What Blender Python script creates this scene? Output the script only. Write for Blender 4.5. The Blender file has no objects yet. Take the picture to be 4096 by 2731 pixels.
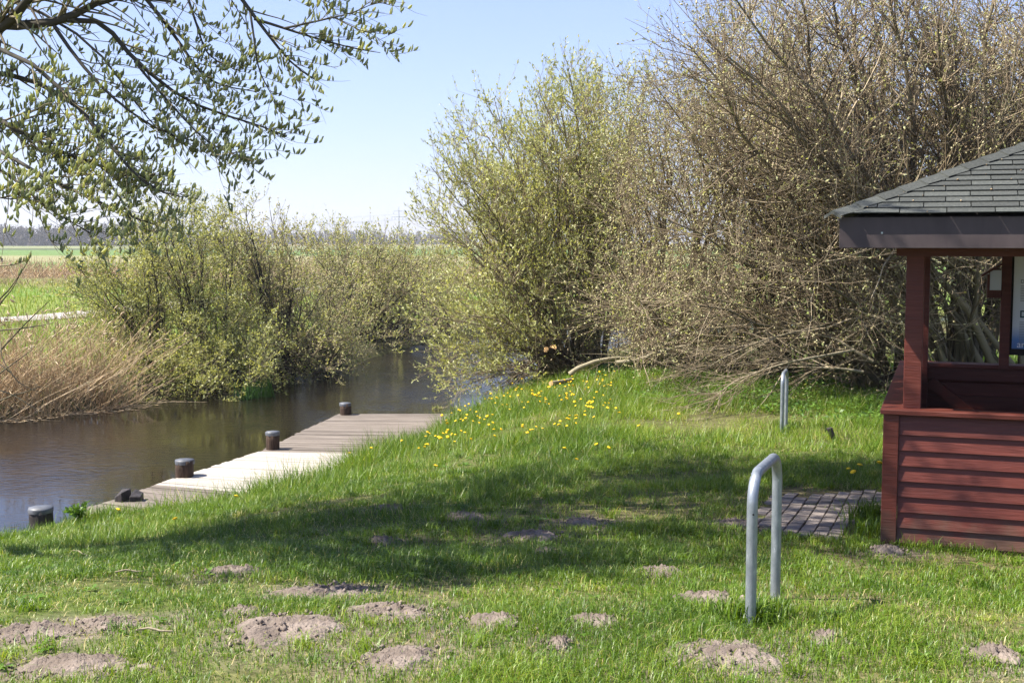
import bpy, math, random
import numpy as np
from mathutils import Vector

# ------------------------------------------------------------------ camera, sky, sun, exposure
scene = bpy.context.scene
EYE = 3.35                      # metres above the water
F = 4900.0                      # focal length in photograph pixels (photo 4096 wide)
HOR = 965.0                     # photograph row of the horizon
cam_data = bpy.data.cameras.new('camera')
cam_data.sensor_width = 36.0
cam_data.lens = F / 4096 * 36.0
cam_data.clip_start = 0.1
cam_data.clip_end = 6000
cam = bpy.data.objects.new('camera', cam_data)
scene.collection.objects.link(cam)
cam.location = (0, 0, EYE)
cam.rotation_euler = (math.radians(90) - math.atan((1365.5 - HOR) / F), 0, 0)
scene.camera = cam

SUN_EL = math.radians(53)
world = bpy.data.worlds.new('World')
scene.world = world
world.use_nodes = True
wn = world.node_tree.nodes
wl = world.node_tree.links
sky = wn.new('ShaderNodeTexSky')
sky.sky_type = 'NISHITA'
sky.sun_disc = False
sky.sun_elevation = SUN_EL
sky.sun_rotation = math.radians(-97)
sky.air_density = 1.0
sky.dust_density = 0.5
sky.ozone_density = 1.0
wb = wn.new('ShaderNodeMixRGB'); wb.blend_type = 'MULTIPLY'; wb.inputs[0].default_value = 1.0
wb.inputs[2].default_value = (0.87, 0.92, 1.24, 1)          # the camera's cool white balance, same over the whole sky
gm = wn.new('ShaderNodeGamma'); gm.inputs[1].default_value = 0.65          # milky spring sky: soft, even gradient
wl.new(sky.outputs[0], gm.inputs[0]); wl.new(gm.outputs[0], wb.inputs[1])
wl.new(wb.outputs[0], wn['Background'].inputs[0])
wn['Background'].inputs[1].default_value = 0.122

sun_data = bpy.data.lights.new('sun', 'SUN')
sun_data.energy = 4.9
sun_data.angle = math.radians(0.53)
sun_data.color = (1.0, 0.94, 0.84)
sun = bpy.data.objects.new('sun', sun_data)
scene.collection.objects.link(sun)
SUN_AZ = math.radians(7)                                   # from the left, slightly from behind
sun.rotation_euler = (0, -(math.pi / 2 - SUN_EL), SUN_AZ)
sun.location = (-20, 0, 30)

vs = scene.view_settings
vs.view_transform = 'Standard'
vs.look = 'None'
vs.exposure = 1.42
vs.gamma = 1.0
vs.use_curve_mapping = False
scene.cycles.max_bounces = 6
scene.cycles.diffuse_bounces = 3
scene.cycles.glossy_bounces = 3
scene.cycles.transmission_bounces = 3
scene.cycles.volume_bounces = 0
scene.cycles.sample_clamp_indirect = 6

C = scene.collection
rng = np.random.default_rng(7)
random.seed(7)

# ------------------------------------------------------------------ helpers
def at(px, py, D):
    """world point seen at photograph pixel (px, py) at distance D ahead"""
    return np.array([(px - 2048) / F * D, D, EYE - (py - HOR) / F * D])

def nrm(v):
    return v / np.maximum(np.linalg.norm(v, axis=-1, keepdims=True), 1e-9)

def link(name, me, parent=None, mat=None):
    o = bpy.data.objects.new(name, me)
    C.objects.link(o)
    if parent is not None:
        o.parent = parent
    if mat is not None and me is not None and len(me.materials) == 0:
        me.materials.append(mat)
    return o

def tag(o, label=None, cat=None, group=None, kind=None):
    if label: o['label'] = label
    if cat: o['category'] = cat
    if group: o['group'] = group
    if kind: o['kind'] = kind
    return o

def empty(name, loc, rz=0.0):
    o = bpy.data.objects.new(name, None)
    o.empty_display_size = 0.2
    C.objects.link(o)
    o.location = loc
    o.rotation_euler = (0, 0, rz)
    return o

def mesh_np(name, V, quads=None, tris=None, tint=None, smooth=False, col=None):
    me = bpy.data.meshes.new(name)
    V = np.asarray(V, dtype=np.float32).reshape(-1, 3)
    q = np.zeros((0, 4), np.int32) if quads is None else np.asarray(quads, np.int32).reshape(-1, 4)
    t = np.zeros((0, 3), np.int32) if tris is None else np.asarray(tris, np.int32).reshape(-1, 3)
    me.vertices.add(len(V))
    me.vertices.foreach_set('co', V.ravel())
    nl = q.size + t.size
    me.loops.add(nl)
    me.loops.foreach_set('vertex_index', np.concatenate([q.ravel(), t.ravel()]))
    me.polygons.add(len(q) + len(t))
    starts = np.concatenate([np.arange(len(q)) * 4, q.size + np.arange(len(t)) * 3]).astype(np.int32)
    me.polygons.foreach_set('loop_start', starts)
    if smooth:
        me.polygons.foreach_set('use_smooth', np.ones(len(starts), bool))
    me.update(calc_edges=True)
    if tint is not None:
        a = me.attributes.new('tint', 'FLOAT', 'POINT')
        a.data.foreach_set('value', np.asarray(tint, np.float32).ravel())
    if col is not None:
        a = me.color_attributes.new('col', 'FLOAT_COLOR', 'POINT')
        c4 = np.ones((len(V), 4), np.float32); c4[:, :3] = col
        a.data.foreach_set('color', c4.ravel())
    return me

class MB:
    """collects vertices and faces for one mesh"""
    def __init__(s): s.v = []; s.f = []
    def poly(s, pts, faces):
        b = len(s.v); s.v += [tuple(p) for p in pts]; s.f += [tuple(b + i for i in f) for f in faces]; return s
    def box(s, x0, x1, y0, y1, z0, z1):
        return s.poly([(x0,y0,z0),(x1,y0,z0),(x1,y1,z0),(x0,y1,z0),(x0,y0,z1),(x1,y0,z1),(x1,y1,z1),(x0,y1,z1)],
                      [(0,3,2,1),(4,5,6,7),(0,1,5,4),(1,2,6,5),(2,3,7,6),(3,0,4,7)])
    def hexa(s, p8):
        return s.poly(p8, [(0,3,2,1),(4,5,6,7),(0,1,5,4),(1,2,6,5),(2,3,7,6),(3,0,4,7)])
    def me(s, name, smooth=False, bevel=0):
        m = bpy.data.meshes.new(name); m.from_pydata(s.v, [], s.f); m.update()
        if bevel:
            import bmesh
            bm = bmesh.new(); bm.from_mesh(m)
            bmesh.ops.bevel(bm, geom=bm.edges[:], offset=bevel, segments=1, affect='EDGES', clamp_overlap=True)
            bm.to_mesh(m); bm.free()
        if smooth:
            for p in m.polygons: p.use_smooth = True
        return m
    def obj(s, name, mat, parent=None, smooth=False, bevel=0):
        return link(name, s.me(name, smooth, bevel), parent, mat)

def tubes(P, R, k=3, closed=True):
    """P (N,n,3), R (N,n) -> verts, quads"""
    P = np.asarray(P, float); R = np.asarray(R, float)
    N, n, _ = P.shape
    T = np.empty_like(P)
    T[:, 1:-1] = P[:, 2:] - P[:, :-2]; T[:, 0] = P[:, 1] - P[:, 0]; T[:, -1] = P[:, -1] - P[:, -2]
    T = nrm(T)
    ref = np.tile(np.array([0.31, 0.52, 0.27]), (N, 1))
    par = np.abs((T.mean(1) * nrm(ref)).sum(-1)) > 0.9
    ref[par] = (0.7, -0.5, 0.2)
    ref = ref[:, None, :]
    A = nrm(np.cross(T, ref)); B = np.cross(T, A)
    a = np.arange(k) / k * 2 * np.pi
    ring = A[:, :, None, :] * np.cos(a)[None, None, :, None] + B[:, :, None, :] * np.sin(a)[None, None, :, None]
    V = P[:, :, None, :] + ring * R[:, :, None, None]
    idx = np.arange(N * n * k).reshape(N, n, k)
    i0 = idx[:, :-1, :]; i1 = idx[:, 1:, :]
    q = np.stack([i0, np.roll(i0, -1, 2), np.roll(i1, -1, 2), i1], -1)
    return V.reshape(-1, 3), q.reshape(-1, 4)

def tube_mesh(name, sets, smooth=True, tint=None):
    """sets: list of (P,R,k[,tint])"""
    Vs, Qs, Ts, b = [], [], [], 0
    for s in sets:
        V, q = tubes(s[0], s[1], s[2])
        Vs.append(V); Qs.append(q + b); b += len(V)
        n = s[0].shape[1] * s[2]
        t = s[3] if len(s) > 3 else np.random.default_rng(b).random(len(s[0]))
        Ts.append(np.repeat(t, n))
    return mesh_np(name, np.concatenate(Vs), quads=np.concatenate(Qs), tint=np.concatenate(Ts), smooth=smooth)

def children(P, R, N, t0, t1, L, ang, nseg, trop, jit, rr, rng, rmin=0.002, lvar=0.5, tipw=0.0):
    """N side shoots grown from polylines P"""
    Np, n, _ = P.shape
    seg = np.linalg.norm(P[:, 1:] - P[:, :-1], axis=-1).sum(1)
    i = rng.choice(Np, N, p=seg / seg.sum())
    t = t0 + (t1 - t0) * rng.random(N) ** (1 / (1 + tipw))
    f = t * (n - 1); k = np.minimum(f.astype(int), n - 2); w = (f - k)[:, None]
    p = P[i, k] * (1 - w) + P[i, k + 1] * w
    d = nrm(P[i, k + 1] - P[i, k])
    r0 = np.maximum((R[i, k] * (1 - w[:, 0]) + R[i, k + 1] * w[:, 0]) * rr, rmin)
    perp = nrm(np.cross(d, rng.normal(size=(N, 3))))
    a = np.radians(ang) * (0.6 + 0.8 * rng.random(N))[:, None]
    d = d * np.cos(a) + perp * np.sin(a)
    step = (L * (1 - lvar * t) * (0.55 + 0.9 * rng.random(N)) / nseg)[:, None]
    out = np.empty((N, nseg + 1, 3)); out[:, 0] = p
    for s in range(nseg):
        d = nrm(d + np.asarray(trop) / nseg + rng.normal(size=(N, 3)) * jit)
        p = p + d * step
        out[:, s + 1] = p
    Ro = r0[:, None] * np.linspace(1, 0.3, nseg + 1)[None, :]
    return out, Ro

def bez(B, T, ctrl, n, wob, rng):
    t = np.linspace(0, 1, n)[None, :, None]
    P = (1 - t) ** 2 * B[:, None] + 2 * t * (1 - t) * ctrl[:, None] + t ** 2 * T[:, None]
    L = np.linalg.norm(T - B, axis=-1)[:, None, None]
    w = rng.normal(size=P.shape) * wob * L
    w[:, 0] = 0
    return P + w

def leaves(P, M, rng, size, width, t0=0.15, up=0.3, rnd=0.5, off=0.0, fold=0.0):
    """small rhombic leaves along polylines"""
    N, n, _ = P.shape
    seg = np.linalg.norm(P[:, 1:] - P[:, :-1], axis=-1).sum(1)
    i = rng.choice(N, M, p=seg / seg.sum())
    t = t0 + (1 - t0) * rng.random(M)
    f = t * (n - 1); k = np.minimum(f.astype(int), n - 2); w = (f - k)[:, None]
    p = P[i, k] * (1 - w) + P[i, k + 1] * w
    d = nrm(nrm(P[i, k + 1] - P[i, k]) * 0.7 + rng.normal(size=(M, 3)) * rnd + np.array([0, 0, up]))
    s = (size * (0.6 + 0.8 * rng.random(M)))[:, None]
    sd = nrm(np.cross(d, rng.normal(size=(M, 3))))
    nn = np.cross(d, sd)
    p = p + rng.normal(size=(M, 3)) * off
    V = np.stack([p, p + d * s * 0.5 + sd * s * width / 2 + nn * s * 0.08, p + d * s, p + d * s * 0.5 - sd * s * width / 2 + nn * s * 0.08], 1)
    q = np.arange(M * 4).reshape(M, 4)
    tint = np.repeat(rng.random(M), 4)
    return V.reshape(-1, 3), q, tint

def blobs(P, M, rng, length, width, k=4, t0=0.1, up=0.4, rnd=0.4, prof=(0.0, 0.85, 1.0, 0.6, 0.0), bend=0.0):
    """catkins: small spindles along polylines"""
    N, n, _ = P.shape
    seg = np.linalg.norm(P[:, 1:] - P[:, :-1], axis=-1).sum(1)
    i = rng.choice(N, M, p=seg / seg.sum())
    t = t0 + (1 - t0) * rng.random(M)
    f = t * (n - 1); kk = np.minimum(f.astype(int), n - 2); w = (f - kk)[:, None]
    p = P[i, kk] * (1 - w) + P[i, kk + 1] * w
    d = nrm(nrm(P[i, kk + 1] - P[i, kk]) * 0.5 + rng.normal(size=(M, 3)) * rnd + np.array([0, 0, up]))
    s = length * (0.7 + 0.6 * rng.random(M))
    m = len(prof)
    u = np.linspace(0, 1, m)
    Pp = p[:, None, :] + d[:, None, :] * (s[:, None] * u[None, :])[..., None]
    if bend:
        Pp[..., 2] += (u[None, :] ** 2 * s[:, None]) * bend
    Rr = (width / 2) * (0.8 + 0.4 * rng.random(M))[:, None] * np.maximum(np.array(prof), 0.06)[None, :]
    V, q = tubes(Pp, Rr, k)
    return V, q, np.repeat(rng.random(M), m * k)

def spindles(P, M, rng, length, width, t0=0.1, up=0.4, rnd=0.4):
    """far catkins: three-sided bipyramids, six triangles each"""
    N, n, _ = P.shape
    i = rng.integers(0, N, M); t = t0 + (1 - t0) * rng.random(M)
    f = t * (n - 1); kk = np.minimum(f.astype(int), n - 2); w = (f - kk)[:, None]
    p = P[i, kk] * (1 - w) + P[i, kk + 1] * w
    d = nrm(nrm(P[i, kk + 1] - P[i, kk]) * 0.5 + rng.normal(size=(M, 3)) * rnd + np.array([0, 0, up]))
    s = (length * (0.7 + 0.6 * rng.random(M)))[:, None]
    A = nrm(np.cross(d, rng.normal(size=(M, 3)))); B = np.cross(d, A); r = width / 2 * (0.8 + 0.4 * rng.random(M))[:, None]
    ring = [p + d * s * 0.45 + (A * math.cos(a) + B * math.sin(a)) * r for a in (0, 2.094, 4.189)]
    V = np.stack([p, p + d * s, *ring], 1).reshape(-1, 3)
    tr = np.array([(0, 3, 2), (0, 4, 3), (0, 2, 4), (1, 2, 3), (1, 3, 4), (1, 4, 2)])
    return V, (np.arange(M)[:, None, None] * 5 + tr[None]).reshape(-1, 3), np.repeat(rng.random(M), 5)

def vnoise(x, y, s, seed=0):
    r = np.random.default_rng(seed)
    z = 0
    for j in range(5):
        a = r.random() * 6.28; ph = r.random() * 6.28; fr = s * (0.6 + 0.9 * r.random())
        b = r.random() * 6.28; ph2 = r.random() * 6.28
        z = z + np.sin((x * math.cos(a) + y * math.sin(a)) * fr + ph + 1.3 * np.sin((x * math.cos(b) + y * math.sin(b)) * fr * 0.7 + ph2))
    return z / 5

# ------------------------------------------------------------------ materials
def new_mat(name):
    m = bpy.data.materials.new(name); m.use_nodes = True
    nt = m.node_tree
    return m, nt, nt.nodes, nt.links, nt.nodes['Principled BSDF']

def ramp(nt, stops):
    r = nt.nodes.new('ShaderNodeValToRGB')
    el = r.color_ramp.elements
    while len(el) < len(stops): el.new(0.5)
    for e, (p, c) in zip(el, stops):
        e.position = p; e.color = (*c, 1)
    return r

def leaf_mat(name, stops, trans=0.35, rough=0.5, spec=0.4, tcol=None):
    m, nt, N, L, b = new_mat(name)
    a = N.new('ShaderNodeAttribute'); a.attribute_name = 'tint'
    r = ramp(nt, stops); L.new(a.outputs['Fac'], r.inputs[0])
    L.new(r.outputs[0], b.inputs['Base Color'])
    b.inputs['Roughness'].default_value = rough
    b.inputs['Specular IOR Level'].default_value = spec
    if trans:
        t = N.new('ShaderNodeBsdfTranslucent')
        mul = N.new('ShaderNodeMixRGB'); mul.blend_type = 'MULTIPLY'; mul.inputs[0].default_value = 1
        L.new(r.outputs[0], mul.inputs[1]); mul.inputs[2].default_value = (*(tcol or (1.3, 1.25, 0.6)), 1)
        L.new(mul.outputs[0], t.inputs[0])
        mx = N.new('ShaderNodeMixShader'); mx.inputs[0].default_value = trans
        L.new(b.outputs[0], mx.inputs[1]); L.new(t.outputs[0], mx.inputs[2])
        L.new(mx.outputs[0], N['Material Output'].inputs[0])
    return m

def noise_mat(name, stops, scale=20, detail=6, rough=0.8, bump=0.3, bscale=None, spec=0.3, stretch=(1, 1, 1), rand=0.0, metallic=0.0, dist=0.01):
    m, nt, N, L, b = new_mat(name)
    tc = N.new('ShaderNodeTexCoord')
    mp = N.new('ShaderNodeMapping'); mp.inputs['Scale'].default_value = stretch
    L.new(tc.outputs['Object'], mp.inputs[0])
    vec = mp.outputs[0]
    if rand:
        oi = N.new('ShaderNodeObjectInfo')
        add = N.new('ShaderNodeVectorMath'); add.operation = 'ADD'
        sc = N.new('ShaderNodeVectorMath'); sc.operation = 'SCALE'; sc.inputs['Scale'].default_value = 37
        cb = N.new('ShaderNodeCombineXYZ')
        for k in range(3): L.new(oi.outputs['Random'], cb.inputs[k])
        L.new(cb.outputs[0], sc.inputs[0]); L.new(vec, add.inputs[0]); L.new(sc.outputs[0], add.inputs[1])
        vec = add.outputs[0]
    nz = N.new('ShaderNodeTexNoise'); nz.inputs['Scale'].default_value = scale; nz.inputs['Detail'].default_value = detail
    nz.inputs['Roughness'].default_value = 0.65
    L.new(vec, nz.inputs['Vector'])
    r = ramp(nt, stops); L.new(nz.outputs['Fac'], r.inputs[0])
    out = r.outputs[0]
    if rand:
        hs = N.new('ShaderNodeHueSaturation')
        mr = N.new('ShaderNodeMapRange'); mr.inputs['To Min'].default_value = 1 - rand; mr.inputs['To Max'].default_value = 1 + rand
        L.new(oi.outputs['Random'], mr.inputs[0]); L.new(mr.outputs[0], hs.inputs['Value']); L.new(out, hs.inputs['Color'])
        out = hs.outputs[0]
    L.new(out, b.inputs['Base Color'])
    b.inputs['Roughness'].default_value = rough
    b.inputs['Specular IOR Level'].default_value = spec
    b.inputs['Metallic'].default_value = metallic
    if bump:
        nb = N.new('ShaderNodeTexNoise'); nb.inputs['Scale'].default_value = bscale or scale * 3; nb.inputs['Detail'].default_value = 6
        L.new(vec, nb.inputs['Vector'])
        bp = N.new('ShaderNodeBump'); bp.inputs['Strength'].default_value = bump; bp.inputs['Distance'].default_value = dist
        L.new(nb.outputs['Fac'], bp.inputs['Height']); L.new(bp.outputs[0], b.inputs['Normal'])
    return m

M = {}
M['grass'] = leaf_mat('grass_blades', [(0, (0.045, 0.100, 0.007)), (0.35, (0.105, 0.190, 0.012)), (0.7, (0.200, 0.285, 0.024)), (0.9, (0.31, 0.33, 0.065)), (1.0, (0.48, 0.40, 0.20))], trans=0.36, rough=0.42, spec=0.42)
M['reed'] = leaf_mat('dry_reed', [(0, (0.30, 0.19, 0.10)), (0.5, (0.47, 0.33, 0.18)), (1, (0.62, 0.50, 0.32))], trans=0.15, rough=0.55, tcol=(1, .9, .7))
M['willow_leaf'] = leaf_mat('willow_leaf', [(0, (0.25, 0.275, 0.10)), (0.5, (0.40, 0.42, 0.17)), (1, (0.56, 0.55, 0.30))], trans=0.4, rough=0.5)
M['bush_leaf'] = leaf_mat('bush_leaf', [(0, (0.23, 0.255, 0.085)), (0.5, (0.37, 0.39, 0.15)), (1, (0.53, 0.52, 0.27))], trans=0.4, rough=0.5)
M['pale_catkin'] = leaf_mat('pale_catkin', [(0, (0.33, 0.29, 0.14)), (0.6, (0.46, 0.41, 0.22)), (1, (0.60, 0.55, 0.34))], trans=0.2, rough=0.8, spec=0.1)
M['olive_catkin'] = leaf_mat('olive_catkin', [(0, (0.22, 0.23, 0.06)), (1, (0.38, 0.37, 0.12))], trans=0.2, rough=0.8, spec=0.1)
M['grey_catkin'] = leaf_mat('green_catkin', [(0, (0.26, 0.30, 0.20)), (0.6, (0.40, 0.44, 0.26)), (1, (0.60, 0.60, 0.30))], trans=0.5, rough=0.8, spec=0.1)
M['weed'] = leaf_mat('weed_leaf', [(0, (0.07, 0.15, 0.02)), (1, (0.17, 0.29, 0.05))], trans=0.35, rough=0.45)
M['iris'] = leaf_mat('iris_leaf', [(0, (0.035, 0.095, 0.018)), (1, (0.075, 0.16, 0.035))], trans=0.3, rough=0.35)
M['bark'] = leaf_mat('willow_bark', [(0, (0.085, 0.07, 0.045)), (0.5, (0.15, 0.125, 0.08)), (1, (0.26, 0.22, 0.14))], trans=0, rough=0.8, spec=0.2)
M['dark_bark'] = leaf_mat('dark_bark', [(0, (0.035, 0.032, 0.026)), (1, (0.075, 0.068, 0.055))], trans=0, rough=0.85, spec=0.2)
M['twig'] = leaf_mat('brown_twig', [(0, (0.095, 0.068, 0.040)), (0.5, (0.20, 0.150, 0.094)), (1, (0.42, 0.345, 0.23))], trans=0, rough=0.7, spec=0.3)
M['pale_bark'] = noise_mat('pale_bark', [(0.3, (0.15, 0.12, 0.075)), (0.7, (0.33, 0.285, 0.19))], scale=14, rough=0.8, bump=0.5)
M['log_bark'] = noise_mat('pale_log_bark', [(0.3, (0.19, 0.16, 0.10)), (0.7, (0.36, 0.32, 0.22))], scale=14, rough=0.8, bump=0.5)
M['cut_wood'] = noise_mat('fresh_cut_wood', [(0.3, (0.55, 0.30, 0.12)), (0.7, (0.70, 0.45, 0.22))], scale=30, rough=0.8, bump=0.2)
M['soil'] = noise_mat('molehill_soil', [(0.25, (0.085, 0.066, 0.053)), (0.5, (0.175, 0.142, 0.12)), (0.72, (0.29, 0.24, 0.205))], scale=6, detail=9, rough=0.95, bump=1.0, bscale=45, spec=0.1, dist=0.02)
M['red'] = noise_mat('red_brown_paint', [(0.2, (0.062, 0.014, 0.010)), (0.55, (0.098, 0.022, 0.014)), (0.72, (0.13, 0.036, 0.025)), (0.85, (0.18, 0.085, 0.066))], scale=3.0, rough=0.5, bump=0.35, bscale=9, stretch=(1, 6, 10), rand=0.12, spec=0.35)
_nt = M['red'].node_tree; _b = _nt.nodes['Principled BSDF']; _src = _b.inputs['Base Color'].links[0].from_socket
_tc = _nt.nodes.new('ShaderNodeTexCoord'); _sx = _nt.nodes.new('ShaderNodeSeparateXYZ'); _nt.links.new(_tc.outputs['Object'], _sx.inputs[0])
_nz = _nt.nodes.new('ShaderNodeTexNoise'); _nz.inputs['Scale'].default_value = 7; _nz.inputs['Detail'].default_value = 7; _nt.links.new(_tc.outputs['Object'], _nz.inputs[0])
_m1 = _nt.nodes.new('ShaderNodeMath'); _m1.operation = 'MULTIPLY_ADD'; _m1.inputs[1].default_value = 0.45; _nt.links.new(_nz.outputs['Fac'], _m1.inputs[0]); _nt.links.new(_sx.outputs[2], _m1.inputs[2])
_mr = _nt.nodes.new('ShaderNodeMapRange'); _mr.inputs['From Min'].default_value = 0.24; _mr.inputs['From Max'].default_value = 0.42; _mr.inputs['To Min'].default_value = 0.65; _mr.inputs['To Max'].default_value = 0.0
_nt.links.new(_m1.outputs[0], _mr.inputs[0])
_mx = _nt.nodes.new('ShaderNodeMixRGB'); _mx.inputs[2].default_value = (0.085, 0.062, 0.042, 1); _nt.links.new(_mr.outputs[0], _mx.inputs[0]); _nt.links.new(_src, _mx.inputs[1]); _nt.links.new(_mx.outputs[0], _b.inputs['Base Color'])
M['fascia'] = noise_mat('grey_brown_fascia', [(0.3, (0.050, 0.038, 0.040)), (0.7, (0.075, 0.058, 0.058))], scale=2.5, rough=0.5, bump=0.05, stretch=(3, 1, 1))
M['shingle'] = noise_mat('grey_shingle', [(0.3, (0.036, 0.040, 0.037)), (0.6, (0.066, 0.070, 0.063)), (0.85, (0.13, 0.122, 0.105))], scale=55, rough=0.9, bump=0.5, bscale=260, rand=0.22, dist=0.003)
M['underlay'] = noise_mat('dark_roof_felt', [(0.3, (0.02, 0.02, 0.02)), (0.7, (0.04, 0.035, 0.03))], rough=0.95)
M['plank_old'] = noise_mat('weathered_plank', [(0.25, (0.085, 0.068, 0.054)), (0.55, (0.175, 0.147, 0.122)), (0.8, (0.28, 0.245, 0.212))], scale=4, rough=0.85, bump=0.4, bscale=10, stretch=(0.5, 7, 7), rand=0.16)
M['plank_new'] = noise_mat('pale_new_plank', [(0.25, (0.27, 0.235, 0.195)), (0.6, (0.41, 0.375, 0.33)), (0.85, (0.50, 0.47, 0.43))], scale=4, rough=0.8, bump=0.3, bscale=10, stretch=(0.5, 7, 7), rand=0.10)
M['pile'] = noise_mat('dark_pile_wood', [(0.3, (0.020, 0.013, 0.009)), (0.55, (0.060, 0.036, 0.024)), (0.8, (0.16, 0.105, 0.07))], scale=14, rough=0.85, bump=0.8, bscale=30, stretch=(3, 3, 0.35), rand=0.1)
M['lead'] = noise_mat('zinc_cap', [(0.3, (0.055, 0.06, 0.07)), (0.7, (0.125, 0.132, 0.15))], scale=9, rough=0.5, bump=0.25, rand=0.1, spec=0.5)
M['pile_tar'] = noise_mat('tarred_wood', [(0.3, (0.018, 0.016, 0.016)), (0.7, (0.06, 0.05, 0.05))], scale=12, rough=0.6, bump=0.6, stretch=(3, 3, 0.5))
M['paver'] = noise_mat('grey_paver', [(0.25, (0.125, 0.105, 0.092)), (0.6, (0.215, 0.182, 0.162)), (0.85, (0.31, 0.27, 0.24))], scale=10, detail=8, rough=0.9, bump=0.4, bscale=120, rand=0.12, dist=0.004)
M['galv'] = noise_mat('galvanised_steel', [(0.30, (0.20, 0.225, 0.25)), (0.58, (0.30, 0.33, 0.36)), (0.66, (0.37, 0.40, 0.43)), (0.70, (0.75, 0.78, 0.80))], scale=30, detail=8, rough=0.42, bump=0.12, bscale=70, metallic=0.55, spec=0.5, stretch=(1, 1, 0.5), dist=0.002)
M['hole'] = noise_mat('dark_hole', [(0.3, (0.01, 0.01, 0.01)), (0.7, (0.02, 0.02, 0.02))], bump=0)
M['gravel'] = noise_mat('pale_gravel', [(0.3, (0.26, 0.235, 0.21)), (0.7, (0.40, 0.37, 0.34))], scale=5, rough=0.95, bump=0.3)
M['dandelion'] = noise_mat('dandelion_yellow', [(0.3, (0.80, 0.48, 0.01)), (0.7, (0.90, 0.62, 0.02))], scale=60, rough=0.7, bump=0.2, rand=0.06)
M['stem'] = noise_mat('green_stem', [(0.3, (0.12, 0.20, 0.05)), (0.7, (0.20, 0.27, 0.08))], bump=0)
M['debris'] = leaf_mat('floating_debris', [(0, (0.20, 0.14, 0.08)), (0.7, (0.42, 0.31, 0.18)), (1, (0.55, 0.47, 0.32))], trans=0, rough=0.8)
M['far_wood'] = leaf_mat('far_wood', [(0, (0.045, 0.038, 0.040)), (0.6, (0.085, 0.070, 0.068)), (0.85, (0.12, 0.105, 0.08)), (1, (0.19, 0.20, 0.08))], trans=0, rough=0.9, spec=0.1)
M['pylon'] = noise_mat('pylon_paint', [(0.3, (0.22, 0.27, 0.27)), (0.7, (0.30, 0.35, 0.35))], bump=0)
M['glass'], _nt, _N, _L, _b = new_mat('box_glass')
_b.inputs['Base Color'].default_value = (0.75, 0.8, 0.85, 1); _b.inputs['Roughness'].default_value = 0.15
_b.inputs['Transmission Weight'].default_value = 0.5
M['text'] = noise_mat('teal_print', [(0.3, (0.02, 0.07, 0.10)), (0.7, (0.025, 0.08, 0.11))], bump=0)
M['text_grey'] = noise_mat('grey_print', [(0.3, (0.20, 0.21, 0.22)), (0.7, (0.24, 0.25, 0.26))], bump=0)
M['text_white'] = noise_mat('white_print', [(0.3, (0.75, 0.78, 0.8)), (0.7, (0.8, 0.82, 0.85))], bump=0)

# printed sheet: white, running into blue at its foot
m, nt, N, L, b = new_mat('printed_sheet')
tc = N.new('ShaderNodeTexCoord'); sx = N.new('ShaderNodeSeparateXYZ'); L.new(tc.outputs['Object'], sx.inputs[0])
r = ramp(nt, [(0.0, (0.06, 0.16, 0.42)), (0.10, (0.10, 0.24, 0.55)), (0.24, (0.62, 0.68, 0.74)), (1.0, (0.74, 0.75, 0.75))])
mr = N.new('ShaderNodeMapRange'); mr.inputs['From Min'].default_value = 1.06; mr.inputs['From Max'].default_value = 1.91
L.new(sx.outputs[2], mr.inputs[0]); L.new(mr.outputs[0], r.inputs[0]); L.new(r.outputs[0], b.inputs['Base Color'])
b.inputs['Roughness'].default_value = 0.35
M['sheet'] = m

# water: dark peaty, rippled
m, nt, N, L, b = new_mat('water')
b.inputs['Base Color'].default_value = (0.011, 0.0085, 0.0062, 1)
b.inputs['Roughness'].default_value = 0.035
b.inputs['IOR'].default_value = 1.38
tc = N.new('ShaderNodeTexCoord')
mp = N.new('ShaderNodeMapping'); mp.inputs['Scale'].default_value = (1.0, 1.6, 1); L.new(tc.outputs['Object'], mp.inputs[0])
n1 = N.new('ShaderNodeTexNoise'); n1.inputs['Scale'].default_value = 5; n1.inputs['Detail'].default_value = 4
n2 = N.new('ShaderNodeTexNoise'); n2.inputs['Scale'].default_value = 0.35; n2.inputs['Detail'].default_value = 2
L.new(mp.outputs[0], n1.inputs[0]); L.new(tc.outputs['Object'], n2.inputs[0])
mr = N.new('ShaderNodeMapRange'); mr.inputs['From Min'].default_value = 0.42; mr.inputs['From Max'].default_value = 0.62
mr.inputs['To Min'].default_value = 0.03; mr.inputs['To Max'].default_value = 0.30
L.new(n2.outputs['Fac'], mr.inputs[0])
bp = N.new('ShaderNodeBump'); bp.inputs['Distance'].default_value = 0.07
sy = N.new('ShaderNodeSeparateXYZ'); L.new(tc.outputs['Object'], sy.inputs[0])
mw = N.new('ShaderNodeMapRange'); mw.inputs['From Min'].default_value = 23; mw.inputs['From Max'].default_value = 31; mw.inputs['To Max'].default_value = 0.45
L.new(sy.outputs[1], mw.inputs[0])
aw = N.new('ShaderNodeMath'); aw.operation = 'ADD'; L.new(mr.outputs[0], aw.inputs[0]); L.new(mw.outputs[0], aw.inputs[1])
L.new(aw.outputs[0], bp.inputs['Strength']); L.new(n1.outputs['Fac'], bp.inputs['Height']); L.new(bp.outputs[0], b.inputs['Normal'])
M['water'] = m

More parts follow.
